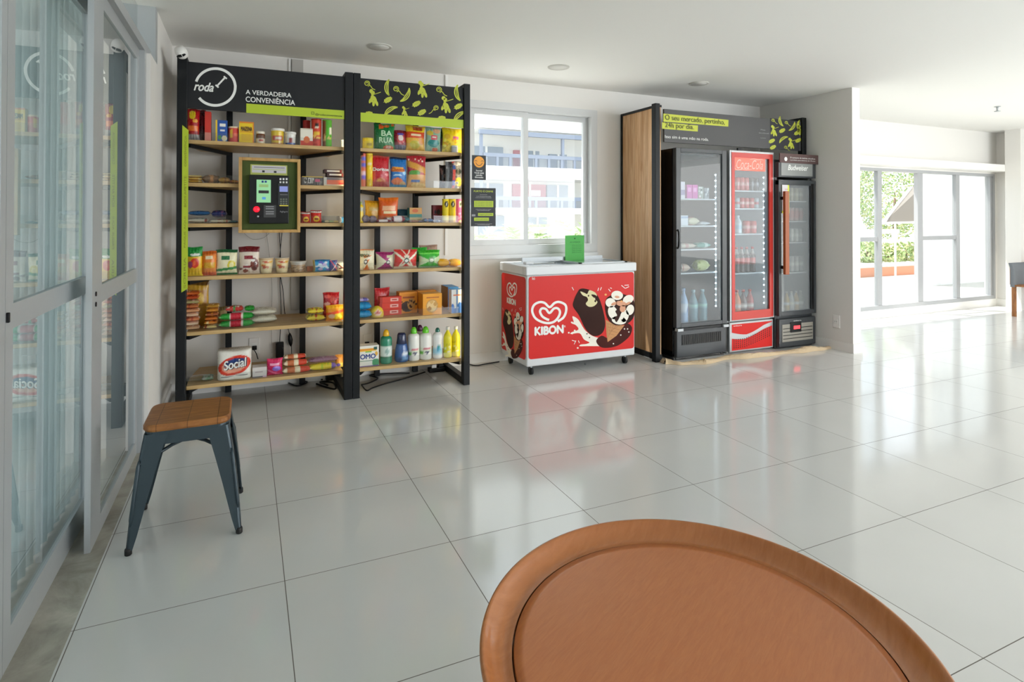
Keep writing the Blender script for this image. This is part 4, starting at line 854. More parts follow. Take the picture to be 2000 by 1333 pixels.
for k, (u, c1, lb) in enumerate(((800, 'b88a7a', 'pinkish sweet pack lying in front of the orange and teal box'), (814, 'a8a0b8', 'lilac sweet pack lying at the front'), (828, '6f86b0', 'blue grey sweet pack lying in the middle of the loose packs'), (844, '7a7a90', 'dark lilac sweet pack lying before the red box'))):
    item('pack', u, u+19, [430, 431, 426, 429][k], 3, c1, [('d', 90+k, 8, .3, .1, ['c8c8d8', '5a6a9a', 'd8b8b0'], 0, 1)], 'sweet_pack', lb, 'sweet pack', Y=4.225+.03*(k % 2), d=.07)
item('box', 846, 867, 401, 3, '7c1424', [('e', .0, .6, .35, .16, '1e1418'), ('e', -.6, .6, .2, .12, '1e1418'), ('e', .7, .6, .2, .12, '1e1418'), ('r', -.9, .35, .9, .38, 'b84a5a')], 'chocolate_box', 'dark red square box standing behind the tubes', 'box', Y=4.34, d=.05)
YT = [('e', 0, .78, .7, .11, '2a2622'), ('e', 0, .78, .3, .05, 'f0ead0'), ('b', 0, .10, 'd0a82a'), ('b', .12, .2, 'f4e68a')]
item('can', 866, 878.5, 389, 3, 'f0d41e', YT, 'crisp_tube', 'yellow crisp tube, the one nearer the dark red box', 'crisp tube', cap=('f0d83a',), group='yellow crisp tubes')
item('can', 879, 891.5, 389, 3, 'f0d41e', YT, 'crisp_tube', 'yellow crisp tube, the one nearer the pink tube', 'crisp tube', cap=('f0d83a',), group='yellow crisp tubes')
item('can', 893, 905, 389, 3, 'dc6aa8', [('e', .1, .78, .6, .12, 'bfe0c8'), ('e', .1, .78, .3, .05, '3a3a3a'), ('d', 95, 8, .3, .03, ['f0b0d8', 'e8d0a0'], 0, .5)], 'crisp_tube', 'pink crisp tube at the right end of the third shelf', 'crisp tube', cap=('e07ab0',))
# bay 2, fourth shelf: bags with an X of cream wedges
def xb(c, c2='e9e2c6', m='2a3a34'): return [('x', .55, .45, c2), ('e', 0, .42, .24, .13, m), ('e', 0, .42, .15, .07, 'e8e8e4'), ('b', .93, 1, c2)]
item('pouch', 701, 733, 488, 4, 'e07a2c', [('s', .5, .62, -.1, 'e8dcc0'), ('x', .75, .3, 'ebe2c0'), ('e', -.2, .40, .24, .12, '3a3a34'), ('e', -.2, .40, .15, .06, 'ece8e0'), ('b', .72, .97, 'e6dfc2')], 'popcorn_bag', 'orange and cream popcorn bag beside the centre posts', 'popcorn bag', txt=[('PIPOCA', -.3, .72, .6, .14, mat('olive_dark_print', '5a6a4a', .5))], d=.06)
item('pouch', 735, 772, 493, 4, 'a02a6a', [('x', .5, .45, 'ddd8bc'), ('e', .2, .40, .26, .13, '3a2a34'), ('e', .2, .40, .16, .07, 'ece8e0'), ('r', .1, .66, .8, .82, 'cfd0a8')], 'popcorn_bag', 'purple and cream popcorn bag leaning over', 'popcorn bag', rz=.1, d=.07, Y=4.25)
item('pouch', 771, 817, 488, 4, 'd43a34', [('x', 0, 0, 'd43a34'), ('s', .62, .72, .9, 'ebe4cc'), ('s', .62, .72, -.9, 'ebe4cc'), ('s', .28, .42, .5, 'ebe4cc'), ('s', .28, .42, -.5, 'ebe4cc'), ('e', 0, .42, .22, .16, '2c4a3c'), ('e', 0, .42, .14, .09, 'eae8e2'), ('r', -.25, .6, .25, .7, 'e8dcc8'), ('b', .0, .12, 'dcc8b0')], 'popcorn_bag', 'red popcorn bag with a cream cross and round badge', 'popcorn bag', d=.07)
item('pouch', 820, 856, 479, 4, '8c6a5c', [('b', .7, 1, 'a88a7c')], 'popcorn_bag', 'brown bag standing behind the green bags', 'popcorn bag', Y=4.37, d=.05)
item('pouch', 806, 836, 484, 4, '1c7a2a', [('b', .8, 1, '2fb03a')], 'popcorn_bag', 'dark green bag behind the bright green bag', 'popcorn bag', Y=4.32, d=.05)
item('pouch', 819, 862, 489, 4, '35b02c', [('x', .3, .4, 'c8dcae'), ('e', .1, .42, .3, .2, '6a9a5a'), ('e', .1, .42, .18, .1, 'e6ead8'), ('b', .78, .86, '7adc5a'), ('b', 0, .1, '8ab88a')], 'popcorn_bag', 'bright green and cream popcorn bag', 'popcorn bag', d=.07, Y=4.24)
for k in range(2):
    item('pack', 856+k*23, 880+k*23, 506, 4, 'efb01e', [('e', 0, .5, .5, .3, 'f2c84a'), ('b', .9, 1, 'c8a0c0')], 'bread_roll_pack', ['yellow cake pack nearer the green bag', 'yellow cake pack nearer the right post'][k], 'cake pack', d=.10, group='yellow cake packs', seal=.03)
# bay 2, fifth shelf
for k in range(2): item('pack', 700, 727, 0, 5, '2590c8', [('d', 100+k, 5, .3, .08, ['3aa6d8', '1f7ab4'], 0, 1)], 'wipes_pack', ['blue soft pack at the bottom beside the centre posts', 'blue soft pack on top beside the centre posts'][k], 'soft pack', z0=k*.058, h=.058, d=.12, seal=.02)
item('pack', 703, 722, 0, 5, 'b0a8d8', [('b', .4, .8, '6a68b8')], 'soap_pack', 'lilac pack lying on the blue soft packs', 'soap pack', z0=.116, h=.03, d=.08, Y=4.26)
item('can', 725, 752, 600, 5, 'e8c83a', [('e', 0, .45, .55, .3, 'efc8b8'), ('e', 0, .45, .35, .15, 'd86a6a'), ('b', 0, .15, 'd8b85a')], 'cheese_tub', 'round yellow tub in front of the red packs', 'tub', prof=[(.9, 0), (1, .05), (1, .15), (1, .3), (.98, .45), (.92, .6), (.8, .75), (.6, .88), (.3, 1)])
for k in range(3):
    item('box', 741+k, 785, 0, 5, 'd93a24', [('r', .0, .25, .7, .75, 'efb8ae'), ('r', .1, .4, .6, .6, 'b8281c'), ('v', -1, -.8, 'b02a1c')], 'biscuit_pack', ['red biscuit pack at the bottom of the stack', 'red biscuit pack in the middle of the stack', 'red biscuit pack on top of the stack'][k], 'biscuit pack', z0=k*.045, h=.044, d=.07, Y=4.33, group='stacked red biscuit packs')
item('pouch', 732, 764, 0, 5, 'c02a30', [('d', 102, 6, .3, .08, ['e05a50', '8a1a24'], 0, 1)], 'biscuit_pack', 'crumpled red wrapper pack leaning behind the stacked red packs', 'biscuit pack', h=.19, Y=4.42, d=.05, rz=.2)
item('box', 780, 815, 571, 5, 'e8931e', [('e', -.1, .32, .7, .26, '3a2418'), ('e', .35, .42, .45, .28, 'c8924a'), ('d', 103, 12, .09, .05, ['4a2a1a'], .25, .6), ('r', -.6, .72, .7, .80, 'a8501a')], 'cookie_box', 'orange box with brown cookies beside the red packs', 'cookie box', Y=4.36, d=.10, side='d8821a', top='f0a83a')
item('box', 816, 852, 568, 5, 'e8951e', [('d', 104, 4, .3, .1, ['f0b84a'], .3, .7)], 'cookie_box', 'orange box behind the box with oat cookies', 'cookie box', Y=4.42, d=.08, side='c8781a', top='f0a83a')
item('box', 826, 863, 574, 5, 'efa01e', [('e', -.05, .42, .62, .32, 'c9924a'), ('e', -.05, .42, .52, .26, 'e8c68a'), ('e', -.3, .3, .2, .1, 'b07a3a'), ('e', .3, .5, .2, .1, 'c9964e'), ('e', -.1, .6, .2, .08, 'd8a860'), ('r', -.6, .78, .7, .84, 'b8601a')], 'cookie_box', 'orange box with an oat cookie at the front edge of the fifth shelf', 'cookie box', Y=4.22, d=.12, side='d88a1a', top='f2ae34')
for k in range(3):
    item('box', 866.5+k*4.2, 889+k*4.2-2, 558+k*1.5, 5, 'c8a06a' if k < 3 else 'e8eef4', [('b', .88, 1, '2f7fb8'), ('b', 0, .4, '1f5a4a'), ('v', -1, -.7, '2a6aa8')], 'milk_carton', ['tan and blue carton deepest in the row', 'tan and blue carton second deepest in the row', 'tan and blue carton third in the row'][k]+' of cartons', 'carton', Y=4.56-k*.085, d=.07, group='tan and blue cartons')
item('box', 882, 904, 566, 5, 'eceef2', [('b', 0, .22, '2a6ac0'), ('v', -.18, .1, '5a8ad0'), ('r', -.7, .74, .7, .80, 'd87a5a'), ('e', .5, .3, .4, .16, '2a6ac0'), ('e', -.8, .2, .3, .2, '3a7ad0')], 'milk_carton', 'white and blue milk carton at the front of the row', 'carton', Y=4.22, d=.07, top='3f8fd0')
# bay 2, bottom shelf
item('box', 699, 740, 676, 6, 'efede4', [('r', -1, .74, .75, .87, 'f0bc2a'), ('r', -1, .80, .75, .86, 'e88a2a'), ('r', .5, .78, .85, .92, '1f5a50'), ('e', .75, .60, .13, .12, 'e8b03a'), ('e', .7, .16, .35, .2, '4aa06a'), ('r', -.8, .27, .4, .29, '4a8a6a'), ('b', 0, .04, '6a4a9a'), ('r', -.3, .68, .3, .73, '6ab84a')], 'washing_powder_box', 'white washing powder box with bold blue lettering', 'washing powder', Y=4.23, d=.09, txt=[('OMO', -.05, .49, .72, .22, BLUEP)])
item('bleach', 745, 768, 646, 6, '2a8a6a', [('b', .30, .62, 'd9e4dc'), ('e', 0, .46, .5, .1, '9ab8b0'), ('b', .22, .3, '1c6a44')], 'cleaner_bottle', 'green disinfectant bottle with a yellow cap', 'bottle', cap=('f0b81e',), Y=4.24)
item('softener', 774, 801, 653, 6, '3a5f9a', [('r', .0, .35, .8, .50, 'dfe4ea'), ('e', .2, .2, .6, .12, '6a9ac8'), ('d', 110, 9, .2, .06, ['5a8ac0', '28487a'], 0, .6)], 'softener_bottle', 'blue fabric softener bottle with a dark blue cap', 'bottle', cap=('222a4e',), Y=4.24)
item('can', 786, 792, 690, 6, 'd87a2a', [], 'soap_bar', 'small orange pack partly behind the blue bottle', 'soap', Y=4.44)
WB = [('b', .28, .46, 'e4e8d4'), ('r', -.6, .4, .7, .46, 'd86a7a'), ('e', 0, .30, .3, .06, '3a3a5a'), ('e', -.8, .28, .3, .05, '6ab84a'), ('r', -.5, .56, .9, .58, '7ac07a')]
item('bleach', 800, 822, 641, 6, 'efede6', WB, 'cleaner_bottle', 'white cleaner bottle with a lime cap, beside the blue bottle', 'bottle', cap=('6ad02a',), Y=4.24, group='white cleaner bottles with lime caps')
item('bleach', 823, 846, 640, 6, 'efede6', WB, 'cleaner_bottle', 'white cleaner bottle with a lime cap, beside the teal capped bottle', 'bottle', cap=('6ad02a',), Y=4.24, group='white cleaner bottles with lime caps')
item('bleach', 812, 834, 637, 6, 'e4dde4', [('b', .2, .45, 'b89ac8')], 'cleaner_bottle', 'white bottle with a purple cap standing behind the lime capped ones', 'bottle', cap=('5a2a4e',), Y=4.36)
item('squeeze', 848, 867, 642, 6, 'f0efec', [('b', .18, .42, 'a8d4e6'), ('e', 0, .38, .5, .12, '4aa8c8'), ('e', 0, .44, .25, .05, '2a8a5a')], 'cleaner_bottle', 'slim white bottle with a dark teal cap and blue label', 'bottle', cap=('1f6a5a',), Y=4.24)
for k in range(2):
    item('bottle', 869+k*16.2, 885+k*16, 640-k, 6, 'e8dc1e', [('r', -.3, .2, .3, .25, 'f4f4e0'), ('d', 112+k, 7, .16, .05, ['f8f4b0', 'c8b81a'], .25, .6)], 'detergent_bottle', ['clear bottle of yellow detergent, farther from the right post', 'clear bottle of yellow detergent, touching the right post'][k], 'bottle', cap=('f0f0ea',), Y=4.24, group='yellow detergent bottles')

# cables behind and below the shelving
def cable(name, pts, r, label, m=BLK2, n=6):
    mb = MB(); mb.tube([tuple(q) for q in spline(pts, 8, False)], r, m, n); return tag(mb.build(name), label, 'cable')
wa = lambda u, v, o=.02: tuple(at(u, v, W-o))
fl_ = lambda u, v, z=.006: tuple(atz(u, v, z))
cable('power_cable', [wa(545, 452), wa(548, 500), wa(547, 560), wa(549, 610), wa(546, 672)], .003, 'black cable hanging from the kiosk to the adapter')
cable('power_cable', [wa(551, 452), wa(546, 520), wa(553, 570), wa(556, 610), wa(562, 640), wa(568, 664), wa(570, 700, .05)], .003, 'black cable hanging down through the inline plug')
cable('thin_cable', [wa(520, 452), wa(526, 500), wa(531, 560), wa(530, 640), wa(531, 690)], .0015, 'thin grey cable hanging behind the noodle cups', mat('grey_cable', '8c8880', .6))
cable('thin_cable', [wa(477, 456, .03), wa(492, 467, .03), wa(512, 466, .03), wa(526, 456, .03)], .0015, 'thin grey cable loop under the kiosk frame', mat('grey_cable', '8c8880', .6))
cable('power_cable', [wa(496, 684, .03), wa(500, 690, .04), wa(504, 702, .06)], .003, 'short black cable from the plug behind the towel pack')
a, b_ = at(539, 670, W-.05), at(554, 698, W-.02)
tag(MB().box((a.x, W-.05, b_.z), (b_.x, W-.012, a.z), BLK2).build('power_adapter', bevel=.006), 'black power adapter box hanging on the wall behind the bottom shelf', 'adapter')
p = at(566, 664, W-.03); m = MB(); m.tube([(0, 0, .05), (0, 0, .03), (.004, 0, .0), (.006, 0, -.03), (.008, 0, -.05)], [.004, .014, .018, .013, .004], BLK2, 10)
tag(m.build('inline_plug', loc=(p.x, W-.03, p.z)), 'black inline plug on the hanging cable', 'plug')
cable('floor_cable', [fl_(706, 752), fl_(716, 763), fl_(728, 758), fl_(752, 750), fl_(790, 740), fl_(830, 727)], .005, 'black cable looping on the floor under the right bay')
cable('floor_cable', [fl_(706, 752, .016), fl_(722, 748, .012), fl_(738, 739), fl_(722, 733), fl_(758, 730), fl_(800, 729)], .005, 'black cable bending back under the washing powder box')
cable('floor_cable', [fl_(555, 744), fl_(580, 754), fl_(600, 746), fl_(570, 742), fl_(600, 738), fl_(630, 742)], .005, 'black cable coiled on the floor under the left bay')
cable('floor_cable', [fl_(618, 750), fl_(634, 756), fl_(655, 760), fl_(650, 748), fl_(625, 746), fl_(640, 753, .014)], .006, 'black cable bundle by the foot of the centre posts')
cable('freezer_cable', [fl_(895, 704), fl_(925, 714), fl_(950, 711), fl_(975, 707)], .005, 'black cable running along the baseboard to the ice cream freezer')
b = MB(); p = atz(652, 742); b.box((p.x-.06, p.y-.03, 0), (p.x+.05, p.y+.05, .05), BLK2); tag(b.build('power_supply', bevel=.008), 'black power supply brick on the floor by the centre posts', 'power supply')
b = MB(); p = atz(860, 727); b.box((p.x-.09, p.y, 0), (p.x+.04, p.y+.06, .035), BLK2)
t = thing('power_strip', 'power strip on the floor under the right bay', 'power strip', (0, 0, 0)); b.build('strip_body', t, .005)
b = MB(); b.box((p.x-.07, p.y+.005, .035), (p.x-.03, p.y+.05, .06), WTRIM); b.build('plug', t, .004); b = MB(); b.box((p.x-.01, p.y+.005, .035), (p.x+.03, p.y+.05, .055), BLK2); b.build('plug', t, .004)

# ------------------------------------------------------------------ ice cream freezer
FRZ = mat('freezer_white', 'd6d8da', .3); FRED = mat('freezer_red', 'd3211b', .45, spec=.3); CHOC = mat('chocolate_print', '33170f', .55, spec=.15); CHOC2 = mat('sauce_print', '471a14', .55, spec=.15)
CREAM2 = mat('ice_cream_print', 'eee8da', .45); VAN = mat('vanilla_print', 'd9cf9c', .45); CONE = mat('cone_print', 'c48a52', .5); CONE2 = mat('cone_line_print', '9c6536', .5); PINKC = mat('caramel_print', 'd99a76', .5)
fy, fx0, fx1, fyb, fz0, fz1 = 4.16, 2.0, 3.022, 4.665, .075, .865
t = thing('ice_cream_freezer', 'red and white chest freezer with an ice cream picture, on casters under the window', 'freezer', ((fx0+fx1)/2, (fy+fyb)/2, 0))
o = (-(fx0+fx1)/2, -(fy+fyb)/2, 0)
T3 = lambda p: (p[0]+o[0], p[1]+o[1], p[2])
MB().box(T3((fx0, fy, fz0)), T3((fx1, fyb, .79)), FRZ).build('cabinet_body', t, .012, seg=3)
rim = MB()
for a, b_ in (((fx0-.012, fy-.012), (fx1+.012, fy+.05)), ((fx0-.012, fyb-.04), (fx1+.012, fyb+.012)), ((fx0-.012, fy+.05), (fx0+.06, fyb-.04)), ((fx1-.06, fy+.05), (fx1+.012, fyb-.04))): rim.box(T3((*a, .79)), T3((*b_, fz1)), FRZ)
rim.build('top_rim', t, .01, seg=3)
MB().box(T3((fx0+.06, fy+.05, .79)), T3((fx1-.06, fyb-.04, .80)), mat('freezer_cavity', '9aa0a6', .5)).build('inner_floor', t)
for k, (a, b_) in enumerate(((fx0+.05, 2.53), (2.50, fx1-.05))):
    m = MB(); z = .845+k*.014
    for p_, q_ in (((a, fy+.04), (a+.025, fyb-.03)), ((b_-.025, fy+.04), (b_, fyb-.03)), ((a, fy+.04), (b_, fy+.06)), ((a, fyb-.05), (b_, fyb-.03))): m.box(T3((*p_, z)), T3((*q_, z+.014)), GREYAL)
    ld = m.build('sliding_lid', t); MB().box(T3((a+.02, fy+.055, z+.004)), T3((b_-.02, fyb-.045, z+.009)), mat('frosted_lid', 'a8b0b6', .08, spec=.8)).build('lid_glass', ld)
MB().box(T3((2.13, 4.52, .865)), T3((2.93, 4.535, .905)), GREYAL).build('lid_rail', t)
MB().box(T3((2.06, 4.30, .865)), T3((2.13, 4.36, .885)), FRZ).build('lid_handle', t, .004)
for px, py in ((fx0+.06, fy+.05), (fx1-.07, fy+.05), (fx0+.06, fyb-.06), (fx1-.07, fyb-.06)):
    c = MB(); c.tube([T3((px-.011, py, .03)), T3((px+.011, py, .03))], .03, RUB, 14); c.tube([T3((px, py, .045)), T3((px, py, fz0))], .012, GREYAL, 8); c.build('caster', t)
def rrect(a0, b0, a1, b1, r, n=5):
    out = []
    for cx, cy, s0 in ((a1-r, b1-r, 0), (a0+r, b1-r, 1), (a0+r, b0+r, 2), (a1-r, b0+r, 3)):
        for k in range(n+1): a = (s0+k/n)*PI/2; out.append((cx+r*math.cos(a), cy+r*math.sin(a)))
    return out
def art(mb, fn, fh, fi):
    """fh places the heart and fi the ice cream, both drawn in the photo's own proportions"""
    H_ = [(622, 784), (668, 752), (690, 700), (684, 650), (636, 626), (596, 634), (556, 668), (516, 634), (474, 627), (430, 650), (414, 698), (436, 752), (482, 784), (540, 798), (592, 786), (628, 748), (640, 706), (622, 678), (590, 680), (555, 716), (526, 684), (494, 678), (478, 704), (496, 742), (530, 764), (552, 772)]
    stroke(mb, H_, 19, WHITEP, fh, 5, False, 1)
    f = fi
    shape(mb, [(742, 742), (752, 790), (730, 786), (735, 800), (770, 815), (790, 850), (735, 872), (730, 886), (800, 880), (835, 930), (880, 955), (850, 968), (810, 972), (800, 985), (860, 985), (950, 985), (1010, 985), (980, 930), (900, 900), (840, 850), (790, 770)], CREAM2, f, 1, 4)
    shape(mb, [(960, 985), (1010, 1000), (1100, 985), (1170, 940), (1215, 890), (1225, 830), (1180, 800), (1120, 860), (1040, 920), (980, 900), (935, 940)], CHOC2, f, 2, 4)
    shape(mb, [(812, 517), (880, 527), (945, 572), (985, 672), (1008, 790), (995, 862), (955, 898), (900, 897), (845, 840), (795, 735), (748, 665), (752, 615), (782, 548)], CHOC, f, 3, 5)
    shape(mb, [(806, 540), (840, 552), (862, 560), (880, 530), (925, 548), (940, 575), (925, 600), (945, 628), (915, 660), (875, 664), (850, 640), (868, 612), (858, 585), (826, 572)], VAN, f, 4, 4)
    shape(mb, [(895, 565), (930, 570), (940, 590), (915, 590)], CHOC, f, 5, 4); ell(mb, 928, 618, 8, 10, CHOC, f, 5, 8); ell(mb, 872, 575, 6, 8, CHOC, f, 5, 8)
    shape(mb, [(1012, 770), (1090, 815), (1165, 815), (1100, 900), (1052, 935), (1028, 952), (1020, 900), (1016, 840)], CONE, f, 4, 0)
    for k in range(5): stroke(mb, [(1018+k*8, 800+k*28), (1150-k*22, 830+k*22)], 2.5, CONE2, f, 1, False, 5)
    for k in range(5): stroke(mb, [(1030+k*24, 800+k*4), (1026+k*8, 930-k*18)], 2.5, CONE2, f, 1, False, 5)
    shape(mb, [(1010, 620), (1050, 575), (1150, 560), (1242, 620), (1242, 740), (1190, 800), (1100, 815), (1040, 780), (1012, 710)], CHOC, f, 5, 4)
    for cx, cy, rx, ry, r in ((1105, 572, 48, 38, .1), (1195, 605, 46, 34, -.5), (1210, 690, 32, 44, .3), (1052, 632, 42, 38, .3), (1165, 740, 34, 52, .3), (1070, 712, 38, 56, -.3), (1120, 775, 60, 34, .15)): ell(mb, cx, cy, rx, ry, CREAM2, f, 6, 16, r)
    for cx, cy, rx, ry, r in ((1105, 585, 20, 10, .1), (1140, 640, 46, 22, .2), (1080, 640, 26, 12, -.4), (1190, 640, 30, 10, -.5), (1150, 680, 24, 30, .2)): ell(mb, cx, cy, rx, ry, PINKC, f, 7, 12, r)
    shape(mb, [(1090, 700), (1120, 690), (1128, 740), (1100, 790), (1085, 760), (1105, 735)], CHOC, f, 8, 4)
    ell(mb, 1140, 620, 10, 8, mat('amber_print', 'e8a050', .4), f, 8, 8); ell(mb, 1012, 566, 10, 9, mat('amber_print', '', .4), f, 2, 8)
    for a, b_ in (((738, 505), (752, 530)), ((955, 510), (948, 535)), ((978, 505), (968, 530)), ((1035, 520), (1050, 540)), ((1048, 510), (1062, 516)), ((1140, 490), (1170, 515)), ((1165, 490), (1200, 488)), ((1172, 515), (1202, 500)), ((738, 938), (765, 945)), ((770, 940), (755, 970)), ((790, 940), (798, 960))): stroke(mb, [a, b_], 5, WHITEP, f, 1, False, 2)
    for cx, cy in ((738, 792), (740, 882), (760, 858), (785, 1000), (712, 876), (775, 770)): ell(mb, cx, cy, 8, 7, CREAM2, f, 2, 8)
    for cx, cy in ((1075, 965), (1135, 895), (1190, 845), (1165, 845), (1200, 870), (880, 915), (860, 885)): ell(mb, cx, cy, 6, 6, CREAM2 if cx > 900 else CHOC, f, 7, 6)
# front panel
b = MB(); q = rrect(fx0+.016, .135, fx1-.012, .782, .022); b.poly([T3((x, fy-.0035, z)) for x, z in q], FRED, (0, .003, 0)); fp = b.build('front_panel', t)
Zf = lambda x, y: (940+x*.24011, 440+y*.24011)
zf0, zf1 = at(1134, 712, fy).z, at(1134, 531, fy).z
def fF(x, y, l=0): p = at(*Zf(x, y), fy-.004-.0003*l); return T3(p)
b = MB(); art(b, None, fF, fF)
b.build('ice_cream_picture', fp, recalc=False)
def ftext(s, name, m, u0, v0, u1, v1, Y, par, **k):
    a, b_ = at(u0, (v0+v1)/2, Y), at(u1, (v0+v1)/2, Y); um = (u0+u1)/2; zt, zb = at(um, v0, Y).z, at(um, v1, Y).z
    return text(s, name, m, T3(((a.x+b_.x)/2, Y, (zt+zb)/2)), b_.x-a.x, zt-zb, par, **k)
ftext('KIBON', 'brand_lettering', WHITEP, 1045, 637.5, 1100, 653, fy-.005, fp, bold=.05)
ftext('R', 'trade_mark', WHITEP, 1102, 636, 1105, 640, fy-.005, fp)
ftext('Nestle', 'small_print', WHITEP, 1039, 541, 1045, 547, fy-.005, fp)
# left side panel
b = MB(); q = rrect(fy+.02, .125, fyb-.012, .775, .03); b.poly([T3((fx0-.0035, y, z)) for y, z in q], FRED, (.003, 0, 0)); sp_ = b.build('side_panel', t)
def fS(kind):
    def f(x, y, l=0):
        if kind == 'h': X, Y_ = 210+(x-415)*78/277, 470+(y-622)*113/178
        else: X, Y_ = 165+(x-712)*178/530, 668+(y-490)*425/520
        Y_ += (X-250)*.10 if kind == 'i' else (X-250)*.05
        p = atx(*Zf(X, Y_), fx0-.004-.0003*l); return T3(p)
    return f
b = MB(); art(b, None, fS('h'), fS('i')); b.build('ice_cream_picture', sp_, recalc=False)
p0, p1 = atx(*Zf(214, 618), fx0), atx(*Zf(284, 622), fx0)
text('KIBON', 'brand_lettering', WHITEP, T3((fx0-.005, (p0.y+p1.y)/2, (p0.z+p1.z)/2)), abs(p0.y-p1.y), .045, sp_, rot=(PI/2, 0, -PI/2), bold=.05)
b = MB(); b.lathe([(.001, 0), (.008, 0), (.008, .004)], GREYD, n=12); p = T3(at(1142, 711, fy)); b.build('drain_plug', t, loc=(p[0], p[1]-.008, p[2]), rot=(PI/2, 0, 0))
# green card standing on the freezer
GC = mat('green_card', '4fb04e', .6); p = atz(1122, 499, fz1+.035); yc = p.y
a, b_ = at(1104, 480, 4.50), at(1141, 480, 4.50); zt = at(1122, 460, 4.50).z
t2 = thing('notice_card', 'bright green notice card standing on the ice cream freezer', 'notice card', ((a.x+b_.x)/2, 4.50, .860))
wv = (b_.x-a.x)/2; hv = zt-.86
MB().box((-wv, 0, 0), (wv, .002, hv), GC).build('card', t2)
text('AVISO', 'heading', mat('dark_green_print', '1f5a2c', .6), (0, -.001, hv*.74), wv*1.1, .010, t2)
for k in range(5): text('geladeira com produtos', 'small_print', mat('dark_green_print', '', .6), (.02, -.001, hv*(.62-k*.07)), wv*1.0, .008, t2)
m = MB(); m.lathe([(.001, 0), (.006, 0), (.006, .001)], mat('dark_green_print', '', .6), n=10); m.build('emblem', t2, loc=(0, -.001, hv*.88), rot=(PI/2, 0, 0))

# ------------------------------------------------------------------ notices hanging beside the window
SB = mat('poster_black', '303236', .6); yn = 4.155
def hang(u0, v0, u1, v1, name, label, Y):
    a, b_ = at(u0, v0, Y), at(u1, v1, Y); t = thing(name, label, 'poster', ((a.x+b_.x)/2, Y, b_.z)); w, h = b_.x-a.x, a.z-b_.z
    MB().box((-w/2, 0, 0), (w/2, .004, h), SB).build('board', t); MB().box((1.5205-t.location.x, .001, h*.4), (-w/2+.01, .006, h*.6), GREYAL).build('mounting_tab', t); return t, w, h
t, w, h = hang(922, 303, 949, 352, 'smiley_notice', 'small black notice with an orange smiley face beside the window', 4.17)
m = MB(); F0 = lambda x, y, l=0: (x, -.001-.0004*l, y)
SM = mat('smiley_orange', 'f2a232', .5)
ell(m, 0, h*.73, w*.38, w*.38, SM, F0, 0, 28); 
for sx in (-1, 1): stroke(m, [(sx*.026-.010, h*.75), (sx*.026, h*.79), (sx*.026+.010, h*.75)], .003, BLKP, F0, 3, False, 1)
stroke(m, [(-w*.24, h*.70), (-w*.14, h*.615), (0, h*.585), (w*.14, h*.615), (w*.24, h*.70)], .004, BLKP, F0, 4, False, 1)
m.build('smiley_face', t, recalc=False)
for k, s_ in enumerate(('Sorria!', 'Você está', 'sendo', 'filmado')): text(s_, 'notice_word', WHITEP, (0, -.002, h*(.375-k*.09)), w*[.45, .68, .45, .6][k], h*.065, t, bold=.02)
t, w, h = hang(920, 367, 968, 442, 'theft_notice', 'black and lime notice under the smiley notice beside the window', 4.17)
text('FURTO É CRIME', 'heading', mat('lime_letter', 'b8c43a', .5), (0, -.001, h*.92), w*.78, h*.055, t, bold=.03)
m = MB()
for a, b_, c, d_ in ((-.38, .5, .40, .665), (-.22, .27, .40, .345), (-.38, .14, .22, .225)): m.box((a*w, -.002, b_*h), (c*w, 0, d_*h), LIME)
m.build('lime_block', t)
for k, (z, q) in enumerate(((.825, .3), (.78, .6), (.745, .65), (.44, .62), (.41, .5), (.06, .7), (.035, .5))): text('o furto de produtos sera punido', 'small_print', WHITEP, (0, -.001, h*z), w*q, h*.018, t)
for k, z in enumerate((.63, .585, .54)): text('Art 155 subtrair coisa alheia', 'small_print', SB, (0, -.003, h*z), w*.68, h*.024, t)
text('imagens gravadas', 'small_print', SB, (w*.08, -.003, h*.307), w*.55, h*.04, t, shear=.3); text('somos parceiros', 'small_print', SB, (-w*.08, -.003, h*.18), w*.5, h*.04, t, shear=.3)
m = MB(); m.box((-.47*w, -.003, .26*h), (-.33*w, 0, .31*h), GREYP); m.build('camera_icon', t)

# ------------------------------------------------------------------ fridge cabinet
CABW = wood('cabinet_wood', 'b98858', 'e0b88e', (14, 14, 1.0), .5, planks=(1, .098, .10), nscale=2.5)
CABX = 3.262
t = thing('fridge_cabinet', 'wood panelled surround with a charcoal sign board over three fridges', 'cabinet', (0, 0, 0))
ct = 2.235
MB().box((CABX+.012, 4.17, .05), (CABX+.045, W-.015, ct-.02), CABW).build('side_panel', t)
f = MB(); f.box((at(1280.5, 400, 4.115).x, 4.115, 0), (at(1289.5, 400, 4.115).x, 4.17, ct), BLACK); f.build('front_post', t, .003)
f = MB(); f.box((CABX, 4.17, 0), (CABX+.055, W-.015, .05), BLACK); f.box((CABX, 4.17, ct-.02), (CABX+.055, W-.015, ct), BLACK); f.box((CABX, W-.035, .05), (CABX+.02, W-.015, ct-.02), BLACK); f.build('panel_edging', t)
xr = at(1567, 260, 4.14).x
f = MB(); f.box((xr-.028, 4.115, 1.83), (xr+.028, 4.17, ct), BLACK); f.build('front_post', t, .003)
f = MB(); f.box((xr-.028, 4.17, ct-.06), (xr+.028, W-.015, ct), BLACK); f.build('top_arm', t)
yb2 = 4.135; za, zb2 = at(1290, 212, yb2).z, at(1400, 284, yb2).z
SGB = mat('cabinet_sign', '4b4a4a', .55)
cs_ = MB().box((CABX+.055, yb2, zb2), (xr-.028, yb2+.02, za), SGB).build('sign_board', t)
g = fpl(yb2)
def quad(mb, m, pts, l=0): mb.add([at(u, v, yb2-.0003-l*.0008) for u, v in pts], [(0, 1, 2, 3)], m)
zc = lambda x, y: (1190+x*.225, 180+y*.225)
